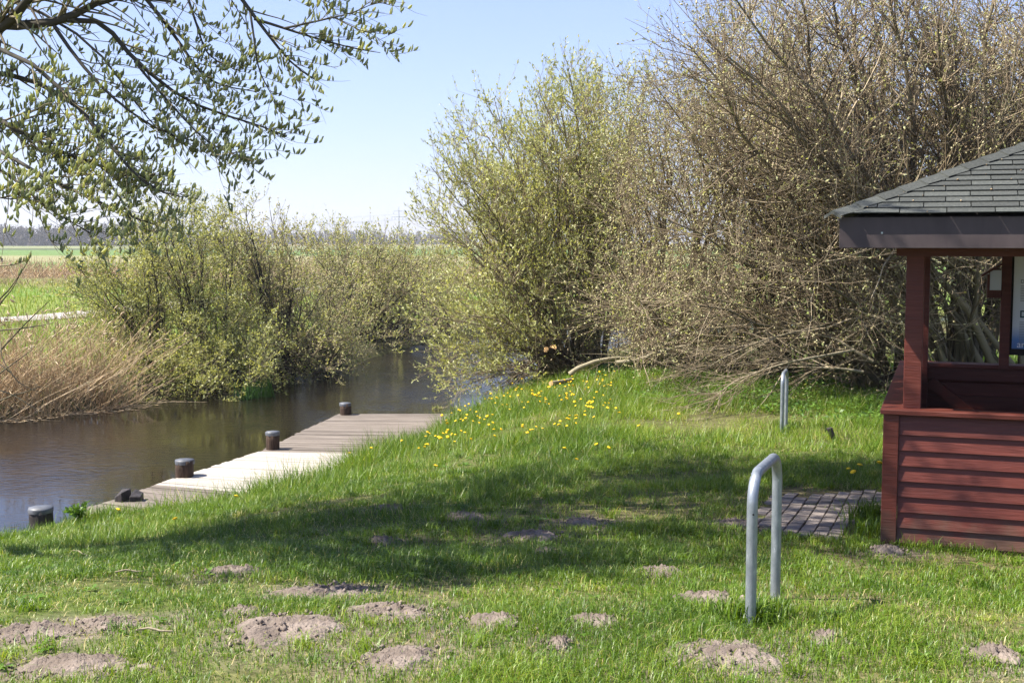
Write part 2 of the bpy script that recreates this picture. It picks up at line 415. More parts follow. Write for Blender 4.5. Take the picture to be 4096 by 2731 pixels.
# ground: vertex colour times fine noise
m, nt, N, L, b = new_mat('ground_soil_and_turf')
vc = N.new('ShaderNodeVertexColor'); vc.layer_name = 'col'
tc = N.new('ShaderNodeTexCoord')
nz = N.new('ShaderNodeTexNoise'); nz.inputs['Scale'].default_value = 14; nz.inputs['Detail'].default_value = 8; L.new(tc.outputs['Object'], nz.inputs[0])
n3 = N.new('ShaderNodeTexNoise'); n3.inputs['Scale'].default_value = 0.25; n3.inputs['Detail'].default_value = 8; L.new(tc.outputs['Object'], n3.inputs[0])
mr = N.new('ShaderNodeMapRange'); mr.inputs['From Min'].default_value = 0.3; mr.inputs['From Max'].default_value = 0.7; mr.inputs['To Min'].default_value = 0.55; mr.inputs['To Max'].default_value = 1.35
L.new(nz.outputs['Fac'], mr.inputs[0])
mr3 = N.new('ShaderNodeMapRange'); mr3.inputs['From Min'].default_value = 0.3; mr3.inputs['From Max'].default_value = 0.7; mr3.inputs['To Min'].default_value = 0.75; mr3.inputs['To Max'].default_value = 1.2
L.new(n3.outputs['Fac'], mr3.inputs[0])
mm = N.new('ShaderNodeMath'); mm.operation = 'MULTIPLY'; L.new(mr.outputs[0], mm.inputs[0]); L.new(mr3.outputs[0], mm.inputs[1])
mx = N.new('ShaderNodeMixRGB'); mx.blend_type = 'MULTIPLY'; mx.inputs[0].default_value = 1
L.new(vc.outputs[0], mx.inputs[1]); L.new(mm.outputs[0], mx.inputs[2]); L.new(mx.outputs[0], b.inputs['Base Color'])
b.inputs['Roughness'].default_value = 0.95; b.inputs['Specular IOR Level'].default_value = 0.1
bp = N.new('ShaderNodeBump'); bp.inputs['Strength'].default_value = 0.7; bp.inputs['Distance'].default_value = 0.03
L.new(nz.outputs['Fac'], bp.inputs['Height']); L.new(bp.outputs[0], b.inputs['Normal'])
M['ground'] = m

# ------------------------------------------------------------------ terrain
RB = np.array([(-200,-20),(-60,2),(-20,8),(-9,10.5),(-5.1,12.2),(-4.63,13),(-3.37,14),(-2.55,15.1),(-2.18,16.5),(-1.2,19.3),(-.77,21.3),(0.2,25),(1.4,30),(3.5,36),(9,42),(30,50),(200,90)], float)
LB = np.array([(-200,-5),(-60,14),(-20,19.6),(-9.7,22.6),(-8.3,24.2),(-7.6,25.8),(-5.9,27.6),(-4,34.6),(-2.85,40),(2,46),(9,50),(30,57),(200,97)], float)

def sdist(X, Y, line):
    """signed distance, positive on the right-hand side of the line"""
    best = np.full(np.shape(X), 1e9); sg = np.ones(np.shape(X))
    for a, b in zip(line[:-1], line[1:]):
        d = b - a; L2 = d @ d
        t = np.clip(((X - a[0]) * d[0] + (Y - a[1]) * d[1]) / L2, 0, 1)
        qx = X - a[0] - t * d[0]; qy = Y - a[1] - t * d[1]
        r = np.hypot(qx, qy)
        c = d[1] * (X - a[0]) - d[0] * (Y - a[1])
        m = r < best
        best = np.where(m, r, best); sg = np.where(m, np.sign(c), sg)
    return best * sg

def sstep(a, b, x):
    t = np.clip((x - a) / (b - a), 0, 1); return t * t * (3 - 2 * t)

BY = [-400, 0, 3, 5.5, 8.2, 11, 15, 20, 26, 40, 80, 400]
BZ = [1.85, 1.80, 1.77, 1.63, 1.28, 1.12, 0.94, 0.84, 0.76, 0.6, 0.5, 0.45]
def zg(X, Y):
    X = np.asarray(X, float); Y = np.asarray(Y, float)
    sR = sdist(X, Y, RB); sL = -sdist(X, Y, LB)
    base = np.interp(Y, BY, BZ)
    ramp_ = 0.37 + 0.175 * np.maximum(sR, 0)
    k = 0.12
    h = np.clip(0.5 + 0.5 * (ramp_ - base) / k, 0, 1)
    zR = ramp_ * (1 - h) + base * h - k * h * (1 - h)
    near = np.exp(-np.maximum(Y - 20, 0) / 30.0)
    zR = zR + (0.035 * vnoise(X, Y, 1.1, 3) + 0.018 * vnoise(X, Y, 3.3, 4)) * sstep(0, 1, sR) * near
    zL = 0.22 + 0.16 * sstep(0, 6, sL) + 0.04 * vnoise(X, Y, 0.8, 5) * near
    z = -0.6 + (zR + 0.6) * sstep(-0.35, 0.03, sR)
    z = np.maximum(z, -0.6 + (zL + 0.6) * sstep(-0.6, 0.5, sL))
    return z

def hit(px, py):
    """ground point seen at a photograph pixel"""
    dx = (px - 2048) / F; dz = -(py - HOR) / F
    D = np.concatenate([np.arange(3.5, 60, 0.02)])
    z = EYE + dz * D
    g = zg(dx * D, D)
    k = np.argmax(z <= g)
    return np.array([dx * D[k], D[k], float(g[k])])

def graded(lo, hi, step, far_lo, far_hi, grow=1.18):
    xs = list(np.arange(lo, hi + 1e-6, step))
    s = step; x = hi
    while x < far_hi: s *= grow; x += s; xs.append(x)
    s = step; x = lo
    while x > far_lo: s *= grow; x -= s; xs.insert(0, x)
    return np.array(xs)

gx = graded(-12, 9, 0.24, -1450, 1450); gy = graded(2.5, 36, 0.24, -50, 1600, 1.12)
GX, GY = np.meshgrid(gx, gy, indexing='xy')
GZ = zg(GX, GY)
sR = sdist(GX, GY, RB); sL = -sdist(GX, GY, LB)
col = np.zeros(GX.shape + (3,))
nA = vnoise(GX, GY, 1.7, 11); nB = vnoise(GX, GY, 0.12, 12)
turf = np.array([0.075, 0.11, 0.02]); dry = np.array([0.17, 0.135, 0.075]); mud = np.array([0.06, 0.045, 0.03])
w = np.clip(0.45 + 0.5 * nA, 0, 1)[..., None]
col[:] = turf * w + dry * 0.8 * (1 - w)
# left bank fields in bands, green meadow, pale straw, ditch lines
def band(y0, y1, c, soft=3.0):
    global col
    yy = GY + 3.0 * nB + 0.12 * (GX + 20)
    m_ = (sstep(y0 - soft, y0 + soft, yy) * (1 - sstep(y1 - soft, y1 + soft, yy)) * (sL > 0.3))[..., None]
    col = col * (1 - m_) + np.array(c) * m_
lg = (sstep(0.0, 2.5, sL) * 1.0)[..., None]
col = col * (1 - lg) + np.array([0.155, 0.20, 0.05]) * lg
band(53, 64, (0.20, 0.235, 0.06)); band(64, 76, (0.13, 0.20, 0.04)); band(78, 88, (0.20, 0.18, 0.075)); band(88, 94, (0.10, 0.18, 0.04))
band(94, 125, (0.25, 0.19, 0.11)); band(125, 170, (0.13, 0.21, 0.055), 6); band(170, 250, (0.25, 0.24, 0.12), 10); band(250, 420, (0.12, 0.19, 0.055), 15)
band(420, 480, (0.05, 0.06, 0.03), 10); band(480, 800, (0.20, 0.22, 0.10), 20); band(800, 6000, (0.20, 0.165, 0.09), 30)
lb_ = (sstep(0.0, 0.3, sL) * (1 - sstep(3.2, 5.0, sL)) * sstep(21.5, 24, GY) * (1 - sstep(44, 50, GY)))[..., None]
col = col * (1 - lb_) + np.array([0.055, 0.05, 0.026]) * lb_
litter = (np.exp(-(((GX - 3.6) / 1.6) ** 2 + ((GY - 21) / 1.6) ** 2)) * (sR > 0))[..., None]
col = col * (1 - litter) + np.array([0.16, 0.11, 0.075]) * litter
wet = ((1 - sstep(-0.1, 0.12, np.maximum(sR, sL))))[..., None]
col = col * (1 - wet) + mud * wet
ny, nx = GX.shape
idx = np.arange(nx * ny).reshape(ny, nx)
q = np.stack([idx[:-1, :-1], idx[:-1, 1:], idx[1:, 1:], idx[1:, :-1]], -1).reshape(-1, 4)
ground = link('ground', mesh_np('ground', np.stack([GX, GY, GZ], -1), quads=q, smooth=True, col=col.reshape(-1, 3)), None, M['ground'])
tag(ground, 'grassy bank and flat meadows running out to the horizon', None, None, 'structure')

wv = [(-260, -40, 0), (260, -40, 0), (260, 130, 0), (-260, 130, 0)]
water = link('water', mesh_np('water', wv, quads=[(0, 1, 2, 3)]), None, M['water'])
tag(water, 'dark brown canal water reflecting reeds and sky', None, None, 'structure')

# gravel path over the far meadow
pp = np.array([(-46, 37), (-26, 42.5), (-18.5, 46.6), (-16.4, 53.5), (-14.4, 65), (-12, 80), (-6, 105), (10, 150)], float)
t = np.linspace(0, 1, 60); ti = np.linspace(0, 1, len(pp))
cx = np.interp(t, ti, pp[:, 0]); cy = np.interp(t, ti, pp[:, 1])
for _ in range(4):
    cx[1:-1] = (cx[:-2] + cx[1:-1] * 2 + cx[2:]) / 4; cy[1:-1] = (cy[:-2] + cy[1:-1] * 2 + cy[2:]) / 4
d = nrm(np.stack([np.gradient(cx), np.gradient(cy)], -1)); nn = np.stack([-d[:, 1], d[:, 0]], -1)
PV = []
for s in (-1.35, -0.6, 0.6, 1.35):
    x = cx + nn[:, 0] * s; y = cy + nn[:, 1] * s
    PV.append(np.stack([x, y, zg(x, y) + 0.03 + 0.03 * (abs(s) < 1)], -1))
PV = np.stack(PV, 1); ii = np.arange(60 * 4).reshape(60, 4)
q = np.stack([ii[:-1, :-1], ii[:-1, 1:], ii[1:, 1:], ii[1:, :-1]], -1).reshape(-1, 4)
tag(link('path', mesh_np('path', PV, quads=q), None, M['gravel']), 'pale gravel path crossing the meadow behind the left bush', None, None, 'structure')

# ------------------------------------------------------------------ shelter hut
HUT = (2.545, 8.20, 1.32); HR = -math.radians(19.5); W = 3.5
hut = empty('shelter_hut', HUT, HR)
tag(hut, 'open red wooden shelter with lapped board walls and grey shingle roof', 'shelter')
hu = np.array([math.cos(HR), math.sin(HR)]); hv = np.array([-math.sin(HR), math.cos(HR)])
def hut_uv(X, Y):
    dx = X - HUT[0]; dy = Y - HUT[1]
    return dx * hu[0] + dy * hu[1], dx * hv[0] + dy * hv[1]
WALL = 0.872
# posts
for (u, v) in ((0.085, 0.06), (W - 0.2, 0.06), (0.085, W - 0.175), (W - 0.2, W - 0.175)):
    MB().box(u, u + 0.115, v, v + 0.115, -0.1, 2.12).obj('corner_post', M['red'], hut, bevel=0.004)
MB().box(0.81, 0.895, W - 0.16, W - 0.075, WALL, 2.12).obj('inner_post', M['red'], hut, bevel=0.003)
MB().box(2.35, 2.435, W - 0.16, W - 0.075, WALL, 2.12).obj('inner_post', M['red'], hut, bevel=0.003)
# lapped boards, front and left and the other two sides
nb = 8; pitch = (WALL - 0.03) / nb
def lap(side, k):
    z0 = 0.0 + k * pitch; z1 = z0 + pitch + 0.022
    a, b_ = 0.068, W - 0.068
    o0, o1, th = -0.024, 0.002, 0.016
    pts = [(a, o0, z0), (b_, o0, z0), (b_, o0 + th, z0), (a, o0 + th, z0), (a, o1, z1), (b_, o1, z1), (b_, o1 + th, z1), (a, o1 + th, z1)]
    if side == 0: f = lambda p: p
    if side == 1: f = lambda p: (p[1], W - p[0], p[2])           # left
    if side == 2: f = lambda p: (W - p[0], W - p[1], p[2])       # back
    if side == 3: f = lambda p: (W - p[1], p[0], p[2])           # right
    return MB().hexa([f(p) for p in pts])
for side in range(4):
    for k in range(nb):
        lap(side, k).obj('wall_board', M['red'], hut)
# corner boards: one on each face of each corner
for (x0, x1, y0, y1) in ((-0.034, 0.066, -0.036, -0.012), (-0.036, -0.012, -0.010, 0.066), (W - 0.066, W + 0.034, -0.036, -0.012),
                         (-0.034, 0.066, W + 0.012, W + 0.036), (-0.036, -0.012, W - 0.066, W + 0.010), (W - 0.066, W + 0.034, W + 0.012, W + 0.036)):
    MB().box(x0, x1, y0, y1, -0.12, WALL).obj('corner_board', M['red'], hut, bevel=0.003)
MB().box(0.066, W - 0.066, -0.006, 0.02, -0.14, 0.0).obj('plinth_board', M['red'], hut)
# inner lining of the back wall, seen through the opening
for k in range(6):
    MB().box(0.2, W - 0.2, W - 0.03, W - 0.012, 0.02 + k * 0.117, 0.02 + k * 0.117 + 0.113).obj('lining_board', M['red'], hut)
for k in range(6):
    MB().box(0.012, 0.03, 0.2, W - 0.2, 0.02 + k * 0.117, 0.02 + k * 0.117 + 0.113).obj('lining_board', M['red'], hut)
MB().box(0.2, W - 0.2, W - 0.085, W - 0.032, WALL - 0.125, WALL - 0.002).obj('top_rail', M['red'], hut, bevel=0.003)
MB().box(0.2, W - 0.2, W - 0.085, W - 0.032, 0.0, 0.09).obj('bottom_rail', M['red'], hut, bevel=0.003)
p0 = np.array((0.22, WALL - 0.14)); p1 = np.array((1.02, 0.09)); dd = nrm(p1 - p0); pn = np.array((-dd[1], dd[0])) * 0.05
c4 = [p0 - pn, p1 - pn, p1 + pn, p0 + pn]
MB().hexa([(c[0], W - 0.105, c[1]) for c in c4] + [(c[0], W - 0.05, c[1]) for c in c4]).obj('diagonal_brace', M['red'], hut)
MB().box(1.18, 1.26, W - 0.085, W - 0.032, 0.09, WALL - 0.125).obj('wall_stud', M['red'], hut)
# ledge caps
zc = WALL
MB().box(-0.055, W + 0.055, -0.055, 0.13, zc, zc + 0.034).obj('ledge', M['red'], hut, bevel=0.004)
MB().box(-0.055, 0.10, 0.132, W - 0.152, zc, zc + 0.034).obj('ledge', M['red'], hut, bevel=0.004)
MB().box(-0.055, W + 0.055, W - 0.15, W + 0.055, zc, zc + 0.034).obj('ledge', M['red'], hut, bevel=0.004)
# roof
E = 0.325; ZE = 2.20; ZA = 3.08; H2 = W / 2
cx_, cy_ = H2, H2
MB().box(-E, W + E, -E, -E + 0.022, 1.985, 2.185).obj('fascia_board', M['fascia'], hut, bevel=0.003)
MB().box(-E, -E + 0.022, -E + 0.024, W + E, 1.985, 2.185).obj('fascia_board', M['fascia'], hut, bevel=0.003)
MB().box(-E + 0.024, W + E, W + E - 0.022, W + E, 1.985, 2.185).obj('fascia_board', M['fascia'], hut, bevel=0.003)
MB().box(W + E - 0.022, W + E, -E + 0.024, W + E - 0.024, 1.985, 2.185).obj('fascia_board', M['fascia'], hut, bevel=0.003)
for u in (0.26, 1.13, 2.0):                                     # screw heads
    MB().box(u - E, u - E + 0.012, -E - 0.004, -E + 0.001, 2.078, 2.090).obj('screw_head', M['pylon'], hut)
for (x0, x1, y0, y1) in ((0.02, W - 0.02, 0.05, 0.19), (0.02, W - 0.02, W - 0.19, W - 0.05), (0.05, 0.19, 0.195, W - 0.195), (W - 0.19, W - 0.05, 0.195, W - 0.195)):
    MB().box(x0, x1, y0, y1, 1.93, 2.06).obj('eave_beam', M['red'], hut)
MB().poly([(-E+.03, -E+.03, 2.17), (W+E-.03, -E+.03, 2.17), (W+E-.03, W+E-.03, 2.17), (-E+.03, W+E-.03, 2.17), (cx_, cy_, ZA - 0.03)],
          [(1, 0, 4), (2, 1, 4), (3, 2, 4), (0, 3, 4)]).obj('roof_deck', M['underlay'], hut)
roof = bpy.data.objects['roof_deck']
MB().poly([(-E+.03, -E+.03, 2.07), (W+E-.03, -E+.03, 2.07), (W+E-.03, W+E-.03, 2.07), (-E+.03, W+E-.03, 2.07)], [(0, 1, 2, 3)]).obj('soffit', M['red'], hut)
HB = H2 + E + 0.042
run = HB; rise = ZA - ZE; SL = math.hypot(run, rise)
su = np.array([0, run / SL, rise / SL]); sn = np.array([0, -rise / SL, run / SL])
def roof_pt(side, a, e, h):
    p = np.array([a, -HB, ZE]) + su * e + sn * h
    p[0] += 0
    x, y, z = p[0], p[1], p[2]
    if side == 1: x, y = y, -x
    if side == 2: x, y = -x, -y
    if side == 3: x, y = -y, x
    return (x + cx_, y + cy_, z)
EXP = 0.098; TW = 0.285
rows = int(SL / EXP)
def tabs(side, sep):
    mb = MB()
    rr = np.random.default_rng(40 + side)
    for r in range(rows):
        e0 = r * EXP; e1 = min(e0 + EXP + 0.025, SL - 0.002)
        hb = HB * (1 - e0 / SL) - 0.01; ht = HB * (1 - e1 / SL) - 0.01
        off = (r % 2) * TW / 2 + rr.uniform(-0.012, 0.012)
        a = -math.ceil(HB / TW) * TW + off - TW
        while a < HB:
            l0, l1 = a + 0.003, a + TW - 0.003
            a += TW
            if l1 < -hb or l0 > hb: continue
            c = lambda v, h: max(-h, min(h, v))
            ab, bb, at_, bt = c(l0, hb), c(l1, hb), c(l0, ht), c(l1, ht)
            if bb - ab < 0.01: continue
            k = rr.uniform(0, 0.004)
            lo, hi = 0.012 + k, 0.002
            pts = [roof_pt(side, ab, e0, lo - 0.006), roof_pt(side, bb, e0, lo - 0.006), roof_pt(side, bt, e1, hi - 0.006), roof_pt(side, at_, e1, hi - 0.006),
                   roof_pt(side, ab, e0, lo), roof_pt(side, bb, e0, lo), roof_pt(side, bt, e1, hi), roof_pt(side, at_, e1, hi)]
            if sep: MB().hexa(pts).obj('shingle', M['shingle'], roof)
            else: mb.hexa(pts)
    return mb
tabs(0, True)
for s in (1, 2, 3):
    tag(tabs(s, False).obj('shingle_field', M['shingle'], roof), kind='stuff')
# moss crumbs, catkins and lichen flecks caught on the shingles
lr = np.random.default_rng(66); LV, LT, LI = [], [], 0
for k in range(170):
    e = lr.uniform(0, SL * 0.95); a = lr.uniform(-1, 1) * HB * (1 - e / SL)
    if lr.random() < 0.6: e = round(e / EXP) * EXP + lr.uniform(-0.006, 0.006)      # most lie along the laps
    c = np.array(roof_pt(0, a, max(e, 0.0), 0.016)); sz = lr.uniform(0.003, 0.009)
    o8 = np.array([(1, 0, 0), (0, 1, 0), (-1, 0, 0), (0, -1, 0), (0, 0, .6), (0, 0, -.6)]) * sz * lr.uniform(0.6, 1.6, (6, 1))
    LV.append(c + o8); LT += [tuple(LI + i for i in t) for t in ((0, 1, 4), (1, 2, 4), (2, 3, 4), (3, 0, 4), (1, 0, 5), (2, 1, 5), (3, 2, 5), (0, 3, 5))]; LI += 6
tag(link('roof_litter', mesh_np('roof_litter', np.concatenate(LV), tris=LT, tint=np.repeat(lr.random(170) ** 2, 6)), roof, M['debris']), kind='stuff')
# hip caps
def hip(c0):
    A = np.array([c0[0], c0[1], ZE + 0.008]); B = np.array([cx_, cy_, ZA + 0.012]); d_ = B - A; Lh = np.linalg.norm(d_); d_ /= Lh
    sd_ = nrm(np.cross(d_, (0, 0, 1))); n = int(Lh / 0.19)
    for k in range(n):
        a = A + d_ * (k * 0.19); b_ = A + d_ * (k * 0.19 + 0.215)
        dn = np.array((0, 0, -0.035)); up0 = np.array((0, 0, 0.022)); up1 = np.array((0, 0, 0.012)); wv_ = sd_ * 0.085
        MB().poly([a + wv_ + dn + up0, a + up0, a - wv_ + dn + up0, b_ + wv_ + dn + up1, b_ + up1, b_ - wv_ + dn + up1,
                   a + wv_ + dn, a, a - wv_ + dn], [(0, 3, 4, 1), (1, 4, 5, 2), (0, 1, 7, 6), (1, 2, 8, 7)]).obj('hip_cap', M['shingle'], roof)
for c0 in ((cx_ - HB, cy_ - HB), (cx_ + HB, cy_ - HB), (cx_ - HB, cy_ + HB), (cx_ + HB, cy_ + HB)):
    hip(c0)

# information panel fixed to the far posts
sign = empty('information_panel', HUT, HR)
tag(sign, 'white and blue printed information panel inside the red shelter', 'sign')
sheet = MB().box(0.915, 2.06, W - 0.13, W - 0.115, 1.06, 1.91).obj('printed_sheet', M['sheet'], sign)
MB().box(0.896, 2.34, W - 0.114, W - 0.09, 1.0, 1.96).obj('backing_board', M['underlay'], sign)
def text(body, size, u, z, mat, name='lettering', bold=0.0):
    cu = bpy.data.curves.new(name, 'FONT'); cu.body = body; cu.size = size; cu.extrude = 0.0006; cu.offset = bold
    cu.materials.append(mat)
    tmp = bpy.data.objects.new(name, cu); me_ = bpy.data.meshes.new_from_object(tmp); bpy.data.objects.remove(tmp)
    o = link(name, me_, sheet, mat)
    o.location = (u, W - 0.1315, z); o.rotation_euler = (math.pi / 2, 0, 0)
    return o
text('Di', 0.088, 0.972, 1.345, M['text'], bold=0.0022)
text('D', 0.045, 0.972, 1.655, M['text_grey'], bold=0.0008)
text('am', 0.085, 0.957, 1.072, M['text_white'])
for (z0, n) in ((1.625, 10), (1.30, 15)):
    for k in range(n):
        MB().box(0.974, 1.33, W - 0.1312, W - 0.1302, z0 - k * 0.0148, z0 - k * 0.0148 + 0.005).obj('text_line', M['text_grey'], sheet)

# small roofed box on the far post
box = empty('leaflet_box', HUT, HR)
tag(box, 'small dark red box with sloping lid and clear side on shelter post', 'box')
u0, u1, v0, v1, z0, z1 = 0.69, 0.808, W - 0.20, W - 0.02, 1.52, 1.73
MB().box(u0, u1, v0, v1, z0, z0 + 0.07).obj('base_panel', M['red'], box)
MB().box(u0, u0 + 0.02, v0, v1, z0 + 0.07, z1).obj('side_panel', M['red'], box)
MB().box(u0 + 0.02, u1, v1 - 0.015, v1, z0 + 0.07, z1 + 0.05).obj('back_panel', M['red'], box)
MB().box(u0 + 0.022, u1, v0, v0 + 0.004, z0 + 0.07, z1 + 0.04).obj('clear_front', M['glass'], box)
MB().hexa([(u0 - 0.05, v0 - 0.04, z1 - 0.02), (u1, v0 - 0.04, z1 + 0.085), (u1, v1, z1 + 0.085), (u0 - 0.05, v1, z1 - 0.02),
           (u0 - 0.05, v0 - 0.04, z1 - 0.002), (u1, v0 - 0.04, z1 + 0.103), (u1, v1, z1 + 0.103), (u0 - 0.05, v1, z1 - 0.002)]).obj('lid', M['red'], box)

# pavers beside the shelter
pav = empty('paved_strip', (*HUT[:2], 1.3), HR)
tag(pav, 'strip of grey concrete pavers along the left side of the shelter', 'paving')
CS, RS = 0.105, 0.205
pm = MB().box(-CS/2+.004, CS/2-.004, -RS/2+.004, RS/2-.004, -0.06, 0.0).me('paver', bevel=0.004)
pm.materials.append(M['paver'])
pr = np.random.default_rng(5)
for i in range(9):
    for j in range(12):
        u = -0.09 - CS * (i + 0.5); v = 0.12 + RS * (j + 0.5) + (i % 2) * RS / 2
        if v > 2.5 + 0.2 * math.sin(i) or (i >= 6 and (j < 1 or j > 8 + (i % 2))) or (i < 2 and j < 3) or (i == 8 and j % 3 == 0): continue
        X, Y = HUT[0] + u * hu[0] + v * hv[0], HUT[1] + u * hu[1] + v * hv[1]
        o = link('paver', pm, pav)
        o.location = (u, v, float(zg(X, Y)) - 1.3 + 0.014 + pr.uniform(-.004, .004))
        o.rotation_euler = (pr.normal(0, .02) - 0.09, pr.normal(0, .02), pr.normal(0, .012))
def in_pavers(X, Y, m=0.0):
    u, v = hut_uv(X, Y)
    return (u < -0.08) & (u > -1.04 + m) & (v > 0.12 + m) & (v < 2.65 - m)
def in_hut(X, Y, m=0.03):
    u, v = hut_uv(X, Y)
    return (u > -m) & (u < W + m) & (v > -m) & (v < W + m)

# ------------------------------------------------------------------ galvanised hoops
def hoop(f_xy, b_xy, ztop, r, label):
    f = np.array([*f_xy, zg(*f_xy)]); b_ = np.array([*b_xy, zg(*b_xy)])
    t = empty('steel_hoop', (float((f[0]+b_[0])/2), float((f[1]+b_[1])/2), float(min(f[2], b_[2]))))
    tag(t, label, 'hoop', 'galvanised hoops in the grass')
    org = np.array(t.location)
    d = b_ - f; Ld = np.hypot(d[0], d[1]); d = np.array([d[0] / Ld, d[1] / Ld, 0]); R_ = 0.13
    pts = [f + (0, 0, -0.25)]
    for z in np.linspace(0, 1, 6): pts.append(np.array([f[0], f[1], f[2] + (ztop - R_ - f[2]) * z]))
    cf = np.array([f[0], f[1], ztop - R_]) + d * R_
    for a in np.linspace(0, math.pi / 2, 9)[1:]: pts.append(cf - d * R_ * math.cos(a) + np.array([0, 0, R_ * math.sin(a)]))
    cb = np.array([b_[0], b_[1], ztop - R_]) - d * R_
    for a in np.linspace(math.pi / 2, 0, 9): pts.append(cb + d * R_ * math.cos(a) + np.array([0, 0, R_ * math.sin(a)]))
    for z in np.linspace(1, 0, 6)[1:]: pts.append(np.array([b_[0], b_[1], b_[2] + (ztop - R_ - b_[2]) * z]))
    pts.append(b_ + (0, 0, -0.25))
    P = np.array(pts)[None] - org
    V, q = tubes(P, np.full(P.shape[:2], r), 20)
    link('pipe', mesh_np('pipe', V, quads=q, smooth=True), t, M['galv'])
    hm = MB(); hp = f - org; k = 8
    cx0 = hp + np.array([0, -r - 0.0006, ztop - 0.165 - f[2]])
    hm.poly([cx0 + np.array([0.0045 * math.cos(a * 2 * math.pi / k), 0, 0.0045 * math.sin(a * 2 * math.pi / k)]) for a in range(k)] +
            [cx0 + np.array([0.0045 * math.cos(a * 2 * math.pi / k), 0.004, 0.0045 * math.sin(a * 2 * math.pi / k)]) for a in range(k)],
            [tuple(range(k))] + [(i, (i+1) % k, (i+1) % k + k, i + k) for i in range(k)])
    hm.obj('bolt_hole', M['hole'], t)
    return t
hoop((1.055, 5.30), (1.285, 5.86), 2.325, 0.0240, 'large galvanised steel hoop standing in front of the pavers')
hoop((3.40, 15.3), (3.575, 15.85), 1.685, 0.0235, 'distant galvanised steel hoop in bright grass near the brushwood')

# ------------------------------------------------------------------ jetty
ZD = 0.35
edge = np.array([(-4.92, 13.5), (-4.62, 14.1), (-4.36, 15.2), (-3.62, 17.4), (-3.02, 21.25)])
adir = np.radians([-30, -26, -20, -7, 0.5])
seglen = np.concatenate([[0], np.cumsum(np.hypot(*np.diff(edge, axis=0).T))])
jetty = empty('jetty', (-3.6, 17, ZD))
tag(jetty, 'low plank jetty along the bank, weathered with a pale new section', 'jetty')
npl = int(seglen[-1] / 0.142)
jr = np.random.default_rng(9)
JO = np.array([-3.6, 17, ZD])
for k in range(npl):
    s0 = k * 0.142 + 0.004; s1 = s0 + 0.130 + jr.uniform(-.004, .003)
    e = [np.array([np.interp(s, seglen, edge[:, 0]), np.interp(s, seglen, edge[:, 1])]) for s in (s0, s1)]
    a = [np.interp(s, seglen, adir) for s in (s0, s1)]
    Lp = 2.6
    pl = [e[i] + np.array([math.cos(a[i]), math.sin(a[i])]) * jr.uniform(-0.03, 0.02) for i in (0, 1)]
    mid_e = jr.uniform(-0.02, 0.015)
    l0, l1 = [e[i] + np.array([math.cos(a[i]), math.sin(a[i])]) * mid_e for i in (0, 1)]
    r0, r1 = [e[i] + np.array([math.cos(a[i]), math.sin(a[i])]) * Lp for i in (0, 1)]
    dz = jr.uniform(-0.006, 0.006); tl = jr.uniform(-0.004, 0.004)
    yc = (e[0][1] + e[1][1]) / 2
    new = 14.95 < yc < 17.45
    c = [(l0, dz), (r0, dz + tl), (r1, dz + tl), (l1, dz)]
    org = np.array([(l0[0] + l1[0]) / 2, (l0[1] + l1[1]) / 2, ZD])
    ang = float(np.mean(a)); ca, sa = math.cos(-ang), math.sin(-ang)
    def loc(p, z):
        x, y = p[0] - org[0], p[1] - org[1]
        return (x * ca - y * sa, x * sa + y * ca, z)
    o = MB().hexa([loc(p, z - 0.04) for p, z in c] + [loc(p, z) for p, z in c]).obj('plank', M['plank_new' if new else 'plank_old'], jetty, bevel=0.004)
    o.location = org - JO; o.rotation_euler = (0, 0, ang)
# bearers below the planks
for off in (0.18, 1.2):
    pts = np.array([[edge[i][0] + math.cos(adir[i]) * off, edge[i][1] + math.sin(adir[i]) * off, ZD - 0.1] for i in range(len(edge))])
    V, q = tubes((pts - JO)[None], np.full((1, len(pts)), 0.055), 4)
    link('bearer', mesh_np('bearer', V, quads=q), jetty, M['pile'])

def bollard(px, py, dia, h, label, cap=True, tar=False, seed=0, oy=0.0):
    D = (EYE - ZD) * F / (py - HOR)
    x = (px - 2048) / F * D
    t = empty('mooring_post', (x, D + oy, ZD))
    tag(t, label, 'mooring post', 'mooring posts along the jetty')
    r_ = np.random.default_rng(seed); k = 16
    a = np.arange(k) / k * 2 * np.pi
    rad = dia / 2 * (1 + r_.uniform(-.04, .04, k))
    rad[r_.integers(0, k, 3)] *= 0.86
    zs = [-0.95, 0.0, h * 0.5, h]
    lean = r_.normal(0, 0.03, 2)
    V = np.array([[(rad[i] * math.cos(a[i]) + lean[0] * z), (rad[i] * math.sin(a[i]) + lean[1] * z), z] for z in zs for i in range(k)])
    V = np.vstack([V, [lean[0] * h, lean[1] * h, h]])
    q = [(j * k + i, j * k + (i + 1) % k, (j + 1) * k + (i + 1) % k, (j + 1) * k + i) for j in range(3) for i in range(k)]
    tr = [(3 * k + i, 3 * k + (i + 1) % k, 4 * k) for i in range(k)]
    link('post_shaft', mesh_np('post_shaft', V, quads=q, tris=tr), t, M['pile_tar' if tar else 'pile'])
    if cap:
        k = 8; a = np.arange(k) / k * 2 * np.pi + r_.random()
        pr_ = [(1.05, h - 0.045), (1.08, h - 0.006), (1.03, h + 0.010)]
        jit = 1 + r_.uniform(-.05, .05, k)
        V = np.array([[dia / 2 * s * jit[i] * math.cos(a[i]) + lean[0] * z, dia / 2 * s * jit[i] * math.sin(a[i]) + lean[1] * z, z] for s, z in pr_ for i in range(k)] + [[lean[0]*h, lean[1]*h, h + 0.02]])
        q = [(j * k + i, j * k + (i + 1) % k, (j + 1) * k + (i + 1) % k, (j + 1) * k + i) for j in range(2) for i in range(k)]
        tr = [(2 * k + i, 2 * k + (i + 1) % k, 3 * k) for i in range(k)]
        link('metal_cap', mesh_np('metal_cap', V, quads=q, tris=tr), t, M['lead'])
    return t
